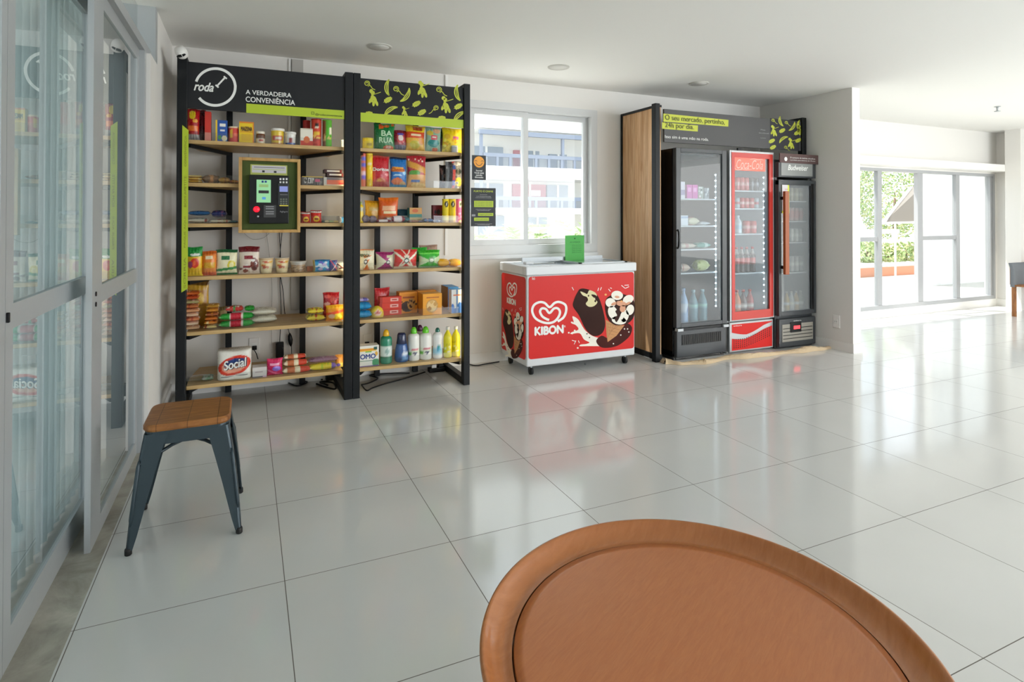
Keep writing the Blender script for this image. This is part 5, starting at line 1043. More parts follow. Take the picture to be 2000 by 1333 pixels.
b = MB(); quad(b, LIME2, [zc(470, 186), zc(1035, 242), zc(1033, 300), zc(470, 256)]); quad(b, LIME2, [zc(458, 262), zc(770, 290), zc(768, 343), zc(458, 318)]); b.build('lime_block', cs_, recalc=False)
def ctext(s, name, m, a, b_, Y, par, **k): ptext(s, name, m, *zc(*a), *zc(*b_), Y, par, **k)
sl = 0
def ctext2(s, name, m, x0, yl, x1, yr, hh, Y, par, **k):
    u0, v0 = zc(x0, yl); u1, v1 = zc(x1, yr); a, b_ = at(u0, v0, Y), at(u1, v1, Y)
    text(s, name, m, ((a.x+b_.x)/2, Y, (a.z+b_.z)/2), b_.x-a.x, hh, par, **k)
SGT = mat('sign_text_dark', '3f4120', .5)
ctext2('O seu mercado, pertinho,', 'slogan_word', SGT, 486, 224, 1003, 268, .058, yb2-.004, cs_)
ctext2('24h por dia.', 'slogan_word', SGT, 486, 288, 735, 312, .058, yb2-.004, cs_)
ctext2('Isso sim é uma mão na roda.', 'slogan_word', WHITEP, 484, 384, 862, 413, .026, yb2-.003, cs_)
for k, (x0, x1, y) in enumerate(((1315, 1355, 328), (1298, 1385, 356), (1312, 1360, 400))): ctext2(['Mais', 'saudavel', 'e pratico'][k], 'small_print', GREYP, x0, y, x1, y, .012, yb2-.003, cs_)
b = MB(); b = MB(); quad(b, mat('print_ground', '25242b', .6), [zc(1395, 225), zc(1650, 252), zc(1650, 512), zc(1395, 492)])
for x, y, a in ((1490, 255, PI*.9), (1590, 300, .6), (1510, 410, -2.2), (1645, 290, PI)): banana(b, *zc(x, y), 11, LIME2, g, a)
for x, y in ((1425, 340), (1575, 450), (1650, 330)): cluster(b, *zc(x, y), 8.5, LIME2, g)
for x, y in ((1500, 335), (1410, 425), (1630, 355), (1420, 480), (1640, 420)): feather(b, *zc(x, y), 7, LIME2, g)
for x, y in ((1535, 265), (1530, 480), (1420, 245)): swirl(b, *zc(x, y), 5, LIME2, g)
b.build('banana_print', cs_, recalc=False)

# ------------------------------------------------------------------ display fridges
LEDC = mat('led_cold', 'e6f6ff', .4, emit=9)
def fridge(name, label, x0, x1, y0, zt, zd, body, frame, liner, lst, lsr, lft, lfb, ledu, led0, led1, nled, shelves, gl, base=None, door_top=None, hz0=None):
    yb = W-.03; t = thing(name, label, 'fridge', ((x0+x1)/2, (y0+yb)/2, 0)); ox, oy = -(x0+x1)/2, -(y0+yb)/2
    T = lambda p: (p[0]+ox, p[1]+oy, p[2]); B = lambda m, a, b, mm: m.box(T(a), T(b), mm)
    dt = door_top or zt; yd = y0+.045
    m = MB(); B(m, (x0, yd+.004, 0), (x0+.03, yb, zt), body); B(m, (x1-.03, yd+.004, 0), (x1, yb, zt), body); B(m, (x0+.03, yd+.004, zt-.04), (x1-.03, yb, zt), body); B(m, (x0+.03, yb-.03, zd), (x1-.03, yb, zt-.04), body); B(m, (x0+.03, yd+.004, .0), (x1-.03, yb, zd-.005), body)
    m.build('cabinet_body', t, .006)
    m = MB(); i0, i1 = x0+.033, x1-.033
    B(m, (i0, yb-.06, zd), (i1, yb-.032, zt-.045), liner); B(m, (i0, yd+.01, zd), (i0+.004, yb-.06, zt-.045), liner); B(m, (i1-.004, yd+.01, zd), (i1, yb-.06, zt-.045), liner); B(m, (i0+.004, yd+.01, zd-.004), (i1-.004, yb-.06, zd+.004), liner); B(m, (i0+.004, yd+.01, dt-.05), (i1-.004, yb-.06, dt-.046), liner)
    m.build('liner', t)
    wire = mat('fridge_shelf_wire', 'c6ccd0', .4)
    for z in shelves:
        m = MB(); B(m, (i0+.006, yd+.03, z-.012), (i1-.006, yd+.036, z), wire); B(m, (i0+.006, yb-.08, z-.006), (i1-.006, yb-.074, z), wire)
        n = 14
        for k in range(n): xx_ = i0+.01+(i1-i0-.02)*k/(n-1); B(m, (xx_-.0015, yd+.036, z-.004), (xx_+.0015, yb-.074, z-.001), wire)
        m.build('wire_shelf', t)
    d = MB(); B(d, (x0, y0, zd), (x0+lst, yd, dt), frame); B(d, (x1-lsr, y0, zd), (x1, yd, dt), frame); B(d, (x0+lst, y0, dt-lft), (x1-lsr, yd, dt), frame); B(d, (x0+lst, y0, zd), (x1-lsr, yd, zd+lfb), frame)
    door = d.build('door', t, .003); MB().box(T((x0+lst, y0+.012, zd+lfb)), T((x1-lsr, y0+.018, dt-lft)), gl).build('door_glass', door)
    if ledu:
        a, b = at(ledu, led0, yd+.02), at(ledu, led1, yd+.02); m = MB(); xm_ = a.x
        B(m, (xm_+.006, yd+.016, b.z-.01), (xm_+.012, yd+.03, a.z+.01), wire)
        s_ = m.build('led_strip', t); m = MB()
        for k in range(nled):
            z = a.z+(b.z-a.z)*k/(nled-1); m.lathe([(.001, -.006), (.0055, -.003), (.0065, 0), (.0055, .003), (.001, .006)], LEDC, T((xm_, yd+.018, z)), 8)
        m.build('led_beads', s_)
    return t, T, door, yd
f1x0, f1x1 = at(1321, 500, 4.07).x, at(1420, 500, 4.07).x
LIN1 = mat('liner_dark', '565d63', .5); LIN2 = mat('liner_white', 'cdd6da', .5); LIN3 = mat('liner_grey', '8c8c84', .5)
zf = lambda v, u=1370, Y=4.1: at(u, v, Y).z
BLK3 = mat('glossy_black_enamel', '0b0d10', .12, spec=.6)
F1, T, door, yd = fridge('display_fridge', 'black display fridge, nearest the wood panel', f1x0, f1x1, 4.07, 1.855, .288, BLK3, GREYD, LIN1, .05, .055, .035, .035, 1397, 342, 598, 24, [zf(388), zf(441), zf(487), zf(533)], FRIDGEGL)
m = MB(); m.tube([T((f1x0+.012, 4.065, .98)), T((f1x0+.004, 4.045, 1.0)), T((f1x0+.002, 4.038, 1.06)), T((f1x0+.004, 4.045, 1.12)), T((f1x0+.012, 4.065, 1.14))], .008, BLK2, 8); m.build('handle', door)
m = MB(); m.box(T((f1x0+.02, 4.068, .265)), T((f1x1-.03, 4.10, .285)), BLK2); m.box(T((f1x0+.0, 4.05, .262)), T((f1x0+.06, 4.09, .284)), GREYAL); m.box(T((f1x1-.06, 4.05, .262)), T((f1x1-.0, 4.09, .284)), GREYAL); m.build('hinge', F1)
m = MB(); m.box(T((f1x0+.008, 4.075, .03)), T((f1x1-.008, 4.115, .262)), GREYD); bp1 = m.build('base_panel', F1, .006)
m = MB(); m.box(T((f1x0+.06, 4.071, .135)), T((f1x1-.07, 4.0745, .225)), BLK2)
for k in range(20): xx_ = f1x0+.07+k*.0225; m.box(T((xx_, 4.068, .14)), T((xx_+.004, 4.071, .22)), mat('grill_brown', '3a3630', .6))
m.build('grill', bp1)
f2x0, f2x1 = at(1425.5, 500, 4.08).x, at(1512, 500, 4.08).x
SILV = mat('silver_enamel', 'b3b5b6', .35, metal=.3); CRED = mat('door_red', 'c8362c', .3)
F2, T, door2, yd = fridge('display_fridge', 'silver display fridge with a red door frame, between the two dark fridges', f2x0, f2x1, 4.08, 1.865, .30, SILV, SILV, LIN2, .022, .02, .022, .012, 1491, 347, 592, 22, [zf(372, 1468), zf(407, 1468), zf(457, 1468), zf(534, 1468)], FRIDGEGL)
m = MB(); a0, a1, c0, c1 = f2x0+.022, f2x1-.018, .31, 1.845
for p_, q_ in (((a0, c0), (a0+.036, c1)), ((a1-.045, c0), (a1, c1)), ((a0+.036, c1-.045), (a1-.045, c1)), ((a0+.036, c0), (a1-.045, c0+.075))): m.box(T((p_[0], 4.076, p_[1])), T((q_[0], 4.09, q_[1])), CRED)
m.build('red_frame', door2)
hb0, hb1 = at(1468, 334, 4.08).z, c1-.045
HDR = mat('backlit_red', 'ee6a58', .4, emit=.35)
hd = MB().box(T((a0+.036, 4.084, hb0)), T((a1-.09, 4.089, hb1)), HDR).build('header_panel', door2)
text('Coca-Cola', 'brand_lettering', mat('pale_pink_print', 'f6c8bc', .5), T(((a0+a1)/2-.03, 4.082, (hb0+hb1)/2)), .33, .085, hd, shear=.35, bold=-.0)
m = MB(); PHS = [(k/14) for k in range(15)]
fb = MB().box(T((f2x0+.004, 4.09, .015)), T((f2x1-.004, 4.12, .285)), SILV).build('base_panel', F2, .006)
FF = lambda x, y, l=0: T((x, 4.0885-.0004*l, y))
m = MB(); wX = f2x1-f2x0
top_ = [(f2x0+.03, .268), (f2x1-.02, .268)]; 
cur = lambda s: .155+.055*s*s*1.6-.02*math.sin(s*PI)
pts = [(f2x0+.03, .268), (f2x1-.02, .268)]+[(f2x0+.03+(wX-.05)*s, .195-.05*math.sin(PI*min(1, s*1.25))*.6+.065*max(0, s-.35)/.65) for s in [1-k/14 for k in range(15)]]
shape(m, pts, FRED, FF, 0, 0)
pts = [(f2x0+.03, .03), (f2x1-.02, .03)]+[(f2x0+.03+(wX-.05)*s, .15-.035*math.sin(PI*min(1, s*1.3))*.5+.085*max(0, s-.3)/.7-.01) for s in [1-k/14 for k in range(15)]]
shape(m, pts, FRED, FF, 0, 0); m.build('red_wave', fb, recalc=False)
m = MB()
for i in range(18):
    s = i/17
    for j in range(5):
        x = f2x0+.055+(wX-.11)*s; y = .055+j*.018+.075*max(0, s-.3)/.7
        ell(m, x, y, .0055, .006, BLK2, FF, 2, 8)
m.build('vent_holes', fb, recalc=False)
m = MB(); ax_, az_ = (a0+a1)/2-.03, (hb0+hb1)/2; FC = lambda x, y, l=0: T((ax_+x, 4.0815, az_+y))
for pts in ([(-.17, -.01), (-.185, -.04), (-.15, -.056), (-.09, -.046), (-.03, -.05), (.03, -.044)], [(.0, .045), (.05, .054), (.10, .048), (.15, .052), (.17, .044)]): stroke(m, pts, .006, mat('pale_pink_print', ''), FC, 5, True)
m.build('lettering_swash', hd, recalc=False)
text('imbera', 'small_print', WHITEP, T((f2x0+.10, 4.087, .255)), .1, .012, fb)
f3y = 4.03; f3x0, f3x1 = max(f2x1+.006, at(1517, 500, f3y).x), at(1594, 500, f3y).x
z3 = lambda v, u=1555: at(u, v, f3y).z
F3, T, door3, yd = fridge('display_fridge', 'narrow dark grey display fridge with a wooden handle, beside the partition', f3x0, f3x1, f3y, 1.80, .315, GREYD, GREYD, LIN3, .035, .035, .0, .04, None, 0, 0, 0, [z3(392), z3(432), z3(474), z3(534)], glass('fridge_door_glass_warm', (.9, .9, .88), .06, haze=.16), door_top=z3(352, 1556))
hz = z3(348, 1556)
m = MB(); m.box(T((f3x0, f3y, hz+.003)), T((f3x1, f3y+.045, 1.775)), GREYD); hdr = m.build('header', F3, .004)
m = MB(); m.box(T((f3x0, f3y-.001, z3(353, 1556)-.045)), T((f3x1, f3y+.04, z3(353, 1556))), GREYD); m.build('door_top_rail', door3, .003)
hp = MB().box(T((f3x0+.03, f3y-.004, z3(344, 1556))), T((f3x1-.05, f3y, z3(319, 1556))), mat('header_grey', '8b8d8a', .35, emit=.08)).build('header_panel', F3)
text('Budweiser', 'brand_lettering', WHITEP, T((f3x0+.25, f3y-.006, z3(328, 1556))), .27, .05, hp, shear=.3, bold=.02)
bm = MB().box(T((f3x0-.0, f3y-.016, z3(319.5, 1556))), T((f3x1+.02, f3y-.006, z3(304, 1556)+.012)), mat('brown_board', '5c4340', .6)).build('top_board', F3)
for k in range(2): text(['O consumo de bebidas alcoolicas', 'e proibido para menores de 18 anos'][k], 'small_print', WHITEP, T((f3x0+.30, f3y-.018, z3(309+k*5, 1556))), .34, .014, bm)
m = MB(); F5 = lambda x, y, l=0: T((x, f3y-.0172, y)); ell(m, f3x0+.075, z3(311, 1530), .02, .02, WHITEP, F5, 0, 12); m.build('badge', bm, recalc=False)
m = MB(); m.box(T((f3x1-.075, f3y-.003, .36)), T((f3x1-.03, f3y+.03, hz-.05)), BLK2); m.build('hinge_cover', door3, .003)
WH = mat('handle_wood', 'a04f1e', .4); zh0, zh1 = z3(536, 1521), z3(374, 1521)
m = MB(); m.box(T((f3x0+.012, f3y-.065, zh0)), T((f3x0+.062, f3y-.035, zh1)), WH); m.box(T((f3x0+.02, f3y-.035, zh0+.05)), T((f3x0+.04, f3y, zh0+.08)), BLK2); m.box(T((f3x0+.02, f3y-.035, zh1-.08)), T((f3x0+.04, f3y, zh1-.05)), BLK2); m.build('door_handle', door3, .004)
m = MB(); m.box(T((f3x0+.045, f3y+.002, z3(417, 1532))), T((f3x0+.14, f3y+.004, z3(357, 1532))), mat('sheet_yellow', 'dbe04a', .6)); sh = m.build('price_sheet', door3)
m = MB(); m.box(T((f3x0+.045, f3y+.0005, z3(412, 1532))), T((f3x0+.118, f3y+.002, z3(360, 1532))), mat('sheet_white', 'dcd6d8', .6)); m.build('sheet_print', sh)
for k in range(6): text('R$ 9,90', 'price_text', REDP, T((f3x0+.10, f3y-.0005, z3(370+k*7, 1532))), .035, .012, sh)
m = MB(); m.box(T((f3x0+.006, f3y+.002, .02)), T((f3x1-.006, f3y+.045, .285)), GREYD); bp3 = m.build('base_panel', F3, .008)
m = MB(); m.box(T((f3x0+.04, f3y-.001, .07)), T((f3x1-.05, f3y+.002, .235)), mat('grill_bronze', '9a958a', .4))
for k in range(4): m.box(T((f3x0+.05, f3y-.003, .095+k*.032)), T((f3x1-.06, f3y-.001, .101+k*.032)), BLK2)
m.build('grill', bp3)
a, b_ = at(1543, 650, f3y), at(1564, 628, f3y); m = MB(); m.box(T((a.x, f3y-.008, a.z)), T((b_.x, f3y-.003, b_.z)), BLK2); cc = m.build('thermostat', bp3, .003)
MB().box(T((a.x+.04, f3y-.0095, a.z+.03)), T((b_.x-.02, f3y-.008, b_.z-.035)), mat('display_red', 'ff3a40', .3, emit=1.6)).build('red_display', cc)
text('imbera', 'small_print', WHITEP, T((f3x0+.24, f3y-.002, .262)), .1, .012, bp3)
b = MB(); p = at(1445, 290, 4.12); b.box((p.x-.03, 4.11, 1.866), (p.x+.02, 4.13, 1.895), BLK2); tag(b.build('small_sensor', bevel=.003), 'small black sensor box on top of the red framed fridge', 'sensor')

# drinks and food inside the fridges
def goods(f, name, label, cat, x, y, z, group): return tag(f, label, cat, group)
def drink_can(fn, x, y, z, label, group, h=.115, r=.03, cat='drink can'):
    t = thing('drink_can', label, cat, (x, y, z+.0005), group=group)
    m = MB(); m.lathe([(r*.82, 0), (r, .01), (r, h*.3), (r, h*.5), (r, h*.7), (r, h-.012), (r*.84, h)], PLAST, n=16, paint=painter(*fn)); m.build('can_body', t)
    m = MB(); m.lathe([(r*.84, h), (r*.78, h+.001)], GREYAL, n=16); m.build('lid', t); return t
def drink_bottle(fn, cap, x, y, z, label, group, h=.25, r=.035, m_=None, cat='drink bottle'):
    t = thing('drink_bottle', label, cat, (x, y, z+.0005), group=group)
    P_ = [(.9, 0), (1, .03), (1, .1), (.96, .2), (1, .3), (1, .42), (1, .54), (.98, .6), (.85, .68), (.6, .77), (.38, .85), (.34, .93)]
    m = MB(); m.lathe([(a*r, b*h) for a, b in P_], m_ or PLAST, n=16, paint=painter(*fn)); m.build('bottle_body', t)
    m = MB(); m.lathe([(.42*r, .92*h), (.42*r, h)], PLAST, n=12, col=lin(cap)); m.build('cap', t); return t
yc = 4.19; X2 = lambda u, v=450: at(u, v, yc).x
S2 = [zf(372, 1468), zf(407, 1468), zf(457, 1468), zf(534, 1468), .304]
colr = {'r': ('c92b26', [('b', .35, .6, 'e8b0a8')]), 'k': ('2b2b30', [('b', .4, .6, '9a9aa0')]), 's': ('a9b0b6', [('b', .4, .6, 'c9302a')]), 'g': ('2f7d4a', [('b', .4, .6, 'dfe8da')])}
def row(seq, us, z, sh, **k):
    for c, u in zip(seq, us):
        nm = {'r': 'red drink cans', 'k': 'dark drink cans', 's': 'silver drink cans', 'g': 'green drink cans'}[c]
        drink_can(colr[c], X2(u), 4.20, z, nm[:-1]+' on the '+sh+' of the red framed fridge', nm+' on the '+sh, **k)
row('rrrkk', (1441, 1450, 1459, 1469, 1478), S2[0], 'top shelf', h=.125, r=.027)
row('srrrs', (1441, 1450, 1459, 1469, 1478), S2[1], 'second shelf', h=.10, r=.027)
row('rr', (1459, 1472), S2[2], 'third shelf', h=.12, r=.034)
drink_bottle(('d6e4ea', [('b', .3, .5, 'b4d2e2')]), 'eaf2f6', X2(1443), 4.20, S2[2], 'clear water bottle on the third shelf of the red framed fridge', None, h=.17, r=.034)
for k, u in enumerate((1440, 1450, 1460, 1471)):
    drink_bottle(('3a1a14', [('b', .38, .60, 'c9201f'), ('b', .46, .52, 'f0d8d4'), ('b', .75, 1, 'b8b0ac')]), 'c9201f', X2(u, 500), 4.20, S2[3], 'cola bottle with a red label on the fourth shelf of the red framed fridge', 'cola bottles on the fourth shelf', h=.24, r=.029)
for k, (u, c, n) in enumerate(((1441, 'd9742a', 'orange'), (1453, '4a2420', 'brown'), (1466, 'b8403a', 'red'))):
    drink_bottle((c, [('b', .4, .58, 'e9dcd4')]), 'c9301f', X2(u, 600), 4.20, .304, n+' soft drink bottle at the bottom of the red framed fridge', None, h=.26, r=.036)
S1 = [zf(388), zf(441), zf(487), zf(533), .292]; X1 = lambda u, v=450: at(u, v, 4.18).x
def fbox(u0, u1, h, z, base, lay, label, name='dessert_box', cat='box', Y=4.18, d=.09, k='box'):
    x0, x1 = X1(u0), X1(u1); fn = painter(base, lay)
    m = g_box(x1-x0, h, d, fn) if k == 'box' else g_pouch(d, x1-x0, h, fn, lie=True, seed=int(u0))
    tag(m.build(name, loc=((x0+x1)/2, Y+d/2, z+.001)), label, cat)
fbox(1330, 1338, .15, S1[0], 'ddd6e2', [('b', .2, .5, '9a8ab8')], 'tall white and lilac carton on the top shelf of the black fridge', 'yogurt_carton')
for k in range(2): fbox(1342+k*11, 1352+k*11, .125, S1[0], 'd845b0', [('r', -.6, .5, .6, .8, 'ee8ad2')], ['magenta dessert box nearer the lilac carton', 'magenta dessert box nearer the lights'][k], 'dessert_box')
fbox(1364, 1374, .11, S1[0], '9aa49a', [('d', 5, 8, .3, .1, ['d8dcd8', 'c06a6a', '4a5a5a'], 0, 1)], 'grey patterned pot on the top shelf of the black fridge', 'yogurt_carton')
fbox(1376, 1385, .10, S1[0], '8a949c', [('d', 6, 8, .3, .1, ['c8d0d4', '5a6a6a'], 0, 1)], 'dim grey pot beside the lights of the black fridge', 'yogurt_carton')
fbox(1330, 1344, .09, S1[1], 'd6dce4', [('b', .7, .9, '9ab0d0')], 'white and blue box on the second shelf of the black fridge', 'sandwich_box')
fbox(1345, 1367, .07, S1[1], 'd8d2b4', [('e', 0, .4, .6, .3, 'c87a6a')], 'domed cream food pack on the second shelf of the black fridge', 'food_pack', 'food pack', k='p')
fbox(1368, 1388, .03, S1[1], 'e2e6ea', [], 'flat white tray on the second shelf of the black fridge', 'food_tray', 'tray', k='p')
fbox(1331, 1360, .045, S1[2], 'cfc6b4', [('b', .3, .5, 'c89a94')], 'flat cream pack on the third shelf of the black fridge', 'food_pack', 'food pack', k='p')
fbox(1361, 1389, .05, S1[2], '3f9a8c', [('b', .6, .8, 'a8d0c8')], 'flat teal pack on the third shelf of the black fridge', 'food_pack', 'food pack', k='p')
fbox(1331, 1349, .07, S1[3], 'd8bca8', [('d', 7, 6, .3, .1, ['e8dcd0', 'c08a7a'], 0, 1)], 'pinkish food pack on the fourth shelf of the black fridge', 'food_pack', 'food pack', k='p')
fbox(1362, 1388, .10, S1[3], 'ccd08a', [('d', 8, 9, .3, .1, ['e8ecb8', 'a8b05a'], 0, 1)], 'yellow green bagged salad on the fourth shelf of the black fridge', 'salad_bag', 'salad bag', k='p')
drink_bottle(('9ab8dc', [('b', .42, .62, 'dbe6f2'), ('e', .3, .5, .2, .06, '3a5ab0')]), '9ab8dc', X1(1338, 590), 4.20, S1[4], 'blue water bottle at the bottom of the black fridge', None, h=.32, r=.04)
for k, u in enumerate((1357, 1375)):
    drink_bottle(('5a8a96', [('b', .48, .60, '9ad0c8')]), 'a8c8d0', X1(u, 590), 4.20, S1[4], ['blue green bottle in the middle of the bottom of the black fridge', 'blue green bottle nearest the lights at the bottom of the black fridge'][k], None, h=.30, r=.042)
S3 = [z3(392), z3(432), z3(474), z3(534), .32]; X3 = lambda u: at(u, 450, 4.16).x
for s_, (sh, c, n, h_) in enumerate((('top shelf', ('c8c4a8', [('b', .4, .6, 'e0dcc8')]), 'pale beer', .13), ('second shelf', ('c8a49a', [('b', .3, .7, 'd08a84')]), 'pink labelled beer', .13), ('third shelf', ('c4c8c4', [('b', .4, .6, 'dcdcd8')]), 'silver beer', .13), ('fourth shelf', ('b4b6b2', [('b', .4, .6, 'd6d6d2')]), 'grey beer', .15))):
    for k in range(5): drink_can(c, X3(1537.5+k*9.2), 4.17, S3[s_], n+' can on the '+sh+' of the narrow dark fridge', n+' cans', h=h_, r=.027, cat='beer can')
for k in range(5): drink_bottle((['c8b068', 'b8c0c0', 'c8a868', 'b0b8a0', 'a8b0c0'][k], [('b', .35, .55, 'dcdcd0')]), 'c8c8b8', X3(1537.5+k*9.2), 4.17, S3[4], ['amber', 'pale grey', 'honey coloured', 'olive', 'bluish'][k]+' bottle at the bottom of the narrow dark fridge', None, h=.20, r=.028)

# crumpled cloth in front of the fridges
mb = MB(); CL = mat('beige_cloth', 'cdb695', .9, bump=.4, bscale=80); vs = []; fs = []; NS = 130; NW = 9; rnd = random.Random(3)
Pa = [atz(u, v) for u, v in ((1298, 712), (1330, 713), (1372, 712), (1382, 711), (1420, 703), (1470, 700), (1520, 693), (1570, 689), (1600, 685), (1632, 680))]
PP = spline([tuple(p) for p in Pa], 14, False)
for i, p in enumerate(PP):
    s = i/(len(PP)-1); wd_ = (.05+.03*math.sin(17*s+1)+.02*math.sin(41*s))*(1 if 0.02 < s < .98 else .3)
    for j in range(NW):
        tt = j/(NW-1)
        z = .004+.030*math.sin(PI*tt)*(.6+.4*math.sin(23*s+3*tt))+.016*abs(math.sin(71*s+9*tt))*math.sin(PI*tt)
        vs.append((p.x+.01*math.sin(31*s+tt*4), p.y+wd_*(tt)-.012+.008*math.sin(47*s), z if 0 < j < NW-1 else .001))
for i in range(len(PP)-1):
    for j in range(NW-1): a = i*NW+j; fs.append((a, a+1, a+NW+1, a+NW))
mb.add(vs, fs, CL, smooth=True); tag(mb.build('floor_cloth'), 'crumpled beige cloth lying along the foot of the fridges', 'cloth')

# ------------------------------------------------------------------ stool
STL = mat('stool_steel', '36434a', .38, metal=.3); SW = wood('stool_wood', '7c4a24', 'ab7038', (3, 22, 3), .45, planks=(0, .105, .08))
scx, scy = -.208, 2.762; t = thing('metal_stool', 'grey steel stool with a wooden seat beside the sliding glass door', 'stool', (scx, scy, 0))
st = MB(); q = rrect(-.152, -.152, .152, .152, .045, 6); n = len(q)
st.add([(x*.97, y*.97, .428) for x, y in q]+[(x, y, .436) for x, y in q]+[(x, y, .448) for x, y in q]+[(x*.965, y*.965, .455) for x, y in q], [tuple(range(n))[::-1], tuple(range(3*n, 4*n))]+[(r_*n+i, r_*n+(i+1) % n, (r_+1)*n+(i+1) % n, (r_+1)*n+i) for r_ in range(3) for i in range(n)], SW)
st.build('seat', t)
ap = MB(); q2 = rrect(-.146, -.146, .146, .146, .04, 6); n = len(q2)
ap.add([(x, y, .4275) for x, y in q2]+[(x*1.02, y*1.02, .378) for x, y in q2]+[(x*.96, y*.96, .378) for x, y in q2]+[(x*.95, y*.95, .4275) for x, y in q2], [(r_*n+i, r_*n+(i+1) % n, ((r_+1) % 4)*n+(i+1) % n, ((r_+1) % 4)*n+i) for r_ in range(4) for i in range(n)], STL, smooth=False)
ap.build('seat_frame', t)
for sx, sy in ((-1, -1), (1, -1), (-1, 1), (1, 1)):
    lg = MB(); vs = []; R_ = []
    for z in (.42, .37, .30, .20, .12, .06, .018):
        k = (.42-z)/.40; cx_, cy_ = sx*(.132+.048*k+(.006*math.sin(k*PI))), sy*(.132+.048*k); wz = .058*max(0, 1-k)**.8+.022 
        # folded sheet: L section opening inwards with a rounded corner
        prof = [(0, -wz), (0, -wz*.35), (0, -.010), (-.004, -.003), (-.010, 0), (-wz*.35, 0), (-wz, 0)]
        inner = [(-.0035, -wz), (-.0035, -.012), (-.0075, -.0075), (-.012, -.0035), (-wz, -.0035)]
        pr_ = prof+inner[::-1]; R_.append([(cx_+sx*.014+sx*a, cy_+sy*.014+sy*b, z) for a, b in pr_])
    n = len(R_[0]); lg.add([p for r_ in R_ for p in r_], [(i*n+k, i*n+(k+1) % n, (i+1)*n+(k+1) % n, (i+1)*n+k) for i in range(len(R_)-1) for k in range(n)]+[tuple(range(n)), tuple((len(R_)-1)*n+k for k in range(n))[::-1]], STL)
    # pressed ridge on the outer corner
    a, b_ = Vector((sx*.158, sy*.158, .33)), Vector((sx*.182, sy*.182, .10)); lg.tube([a, a.lerp(b_, .1), a.lerp(b_, .9), b_], [.003, .007, .007, .003], STL, 8)
    L_ = lg.build('leg', t); ft = MB(); fx_, fy_ = sx*.186, sy*.186; ft.lathe([(.010, 0), (.0125, .003), (.0125, .018), (.011, .024)], RUB, (fx_, fy_, 0), 12); ft.build('rubber_foot', L_)
cb_ = MB(); 
for sx in (-1, 1): cb_.tube([(sx*.158, -.158, .315), (sx*.06, -.06, .342), (0, 0, .346), (-sx*.06, .06, .342), (-sx*.158, .158, .315)], .007, STL, 8)
cb_.build('cross_brace', t)

# ------------------------------------------------------------------ round table
TW = wood('table_wood', 'bb6d3b', 'c67a46', (4, 30, 4), .34, coat=.25, nscale=5); TW2 = wood('table_rim_wood', 'a8642f', 'b87440', (4, 18, 4), .28, coat=.3, nscale=4)
tz = .45; tcx, tcy, tr = .792, .884, .429
t = thing('coffee_table', 'round brown wooden tray table with a raised curved rim in the foreground', 'coffee table', (tcx, tcy, 0), .5)
def rad(a):    # measured outline: very nearly round
    return 1+.022*math.cos(2*(a-1.0+.5))
def ring(mb, prof, m, n=128, caps=(True, True)):
    vs = []; fs = []
    for r, z in prof:
        for k in range(n): a = 2*PI*k/n; rr = r*tr*rad(a); vs.append((rr*math.cos(a), rr*math.sin(a), z))
    L_ = len(prof)
    for i in range(L_-1):
        for k in range(n): fs.append((i*n+k, i*n+(k+1) % n, (i+1)*n+(k+1) % n, (i+1)*n+k))
    if caps[0]: fs.append(tuple(range(n))[::-1])
    if caps[1]: fs.append(tuple((L_-1)*n+k for k in range(n)))
    mb.add(vs, fs, m, smooth=True); return mb
ring(MB(), [(.855, tz-.030), (.872, tz-.030), (.882, tz-.031), (.905, tz-.029), (.935, tz-.022), (.962, tz-.010), (.978, tz-.001), (.986, tz+.001), (.996, tz+.0005), (1.0, tz-.004), (.996, tz-.012), (.975, tz-.030), (.94, tz-.044), (.88, tz-.052), (.5, tz-.055), (.855, tz-.055)], TW2, caps=(False, False)).build('rim', t)
ring(MB(), [(.30, tz-.050), (.848, tz-.050), (.848, tz-.032), (.845, tz-.0285), (.845, tz-.028), (.80, tz-.028)], TW).build('table_top', t)
for k in range(3):
    a = .4+k*2*PI/3; lg = MB(); lg.tube([(math.cos(a)*.30, math.sin(a)*.30, 0), (math.cos(a)*.24, math.sin(a)*.24, .2), (math.cos(a)*.17, math.sin(a)*.17, tz-.051)], [.012, .016, .02], TW2, 12); lg.build('leg', t)

# ------------------------------------------------------------------ draped seat at the far right
GCL = mat('grey_cloth', '6e7276', .9, bump=.3); a, b_ = at(1975, 515, 4.2), at(1990, 562, 4.2)
t = thing('bench_seat', 'wooden seat with a dark grey cloth over its back by the far wall', 'seat', (9.02, 4.05, 0))
m = MB(); vs = []; n = 24
x0_, x1_ = at(1975, 530, 4.2).x-9.02, 9.60-9.02
for j in range(9):
    for i in range(n+1): s = i/n; z = at(1980, 514, 4.2).z-(at(1980, 514, 4.2).z-at(1985, 560, 4.2).z)*j/8; vs.append((x0_+(x1_-x0_)*s, .15-.012*math.sin(s*26)*(j/8)-.02*min(1, j/2), z))
nn = len(vs); vs += [(x, y+.03, z) for x, y, z in vs]
fs = [(j*(n+1)+i, j*(n+1)+i+1, (j+1)*(n+1)+i+1, (j+1)*(n+1)+i) for j in range(8) for i in range(n)]
fs += [tuple(nn+k for k in f_)[::-1] for f_ in fs]+[(i+1, i, nn+i, nn+i+1) for i in range(n)]+[(j*(n+1), (j+1)*(n+1), nn+(j+1)*(n+1), nn+j*(n+1)) for j in range(8)]
m.add(vs, fs, GCL, smooth=True); m.build('cloth_cover', t)
m = MB(); m.box((x0_+.02, .155, .40), (x1_, .175, at(1980, 516, 4.2).z-.01), SW); m.build('backrest', t); m = MB(); m.box((x0_+.02, -.25, .38), (x1_, .155, .40), SW); m.build('seat_board', t)
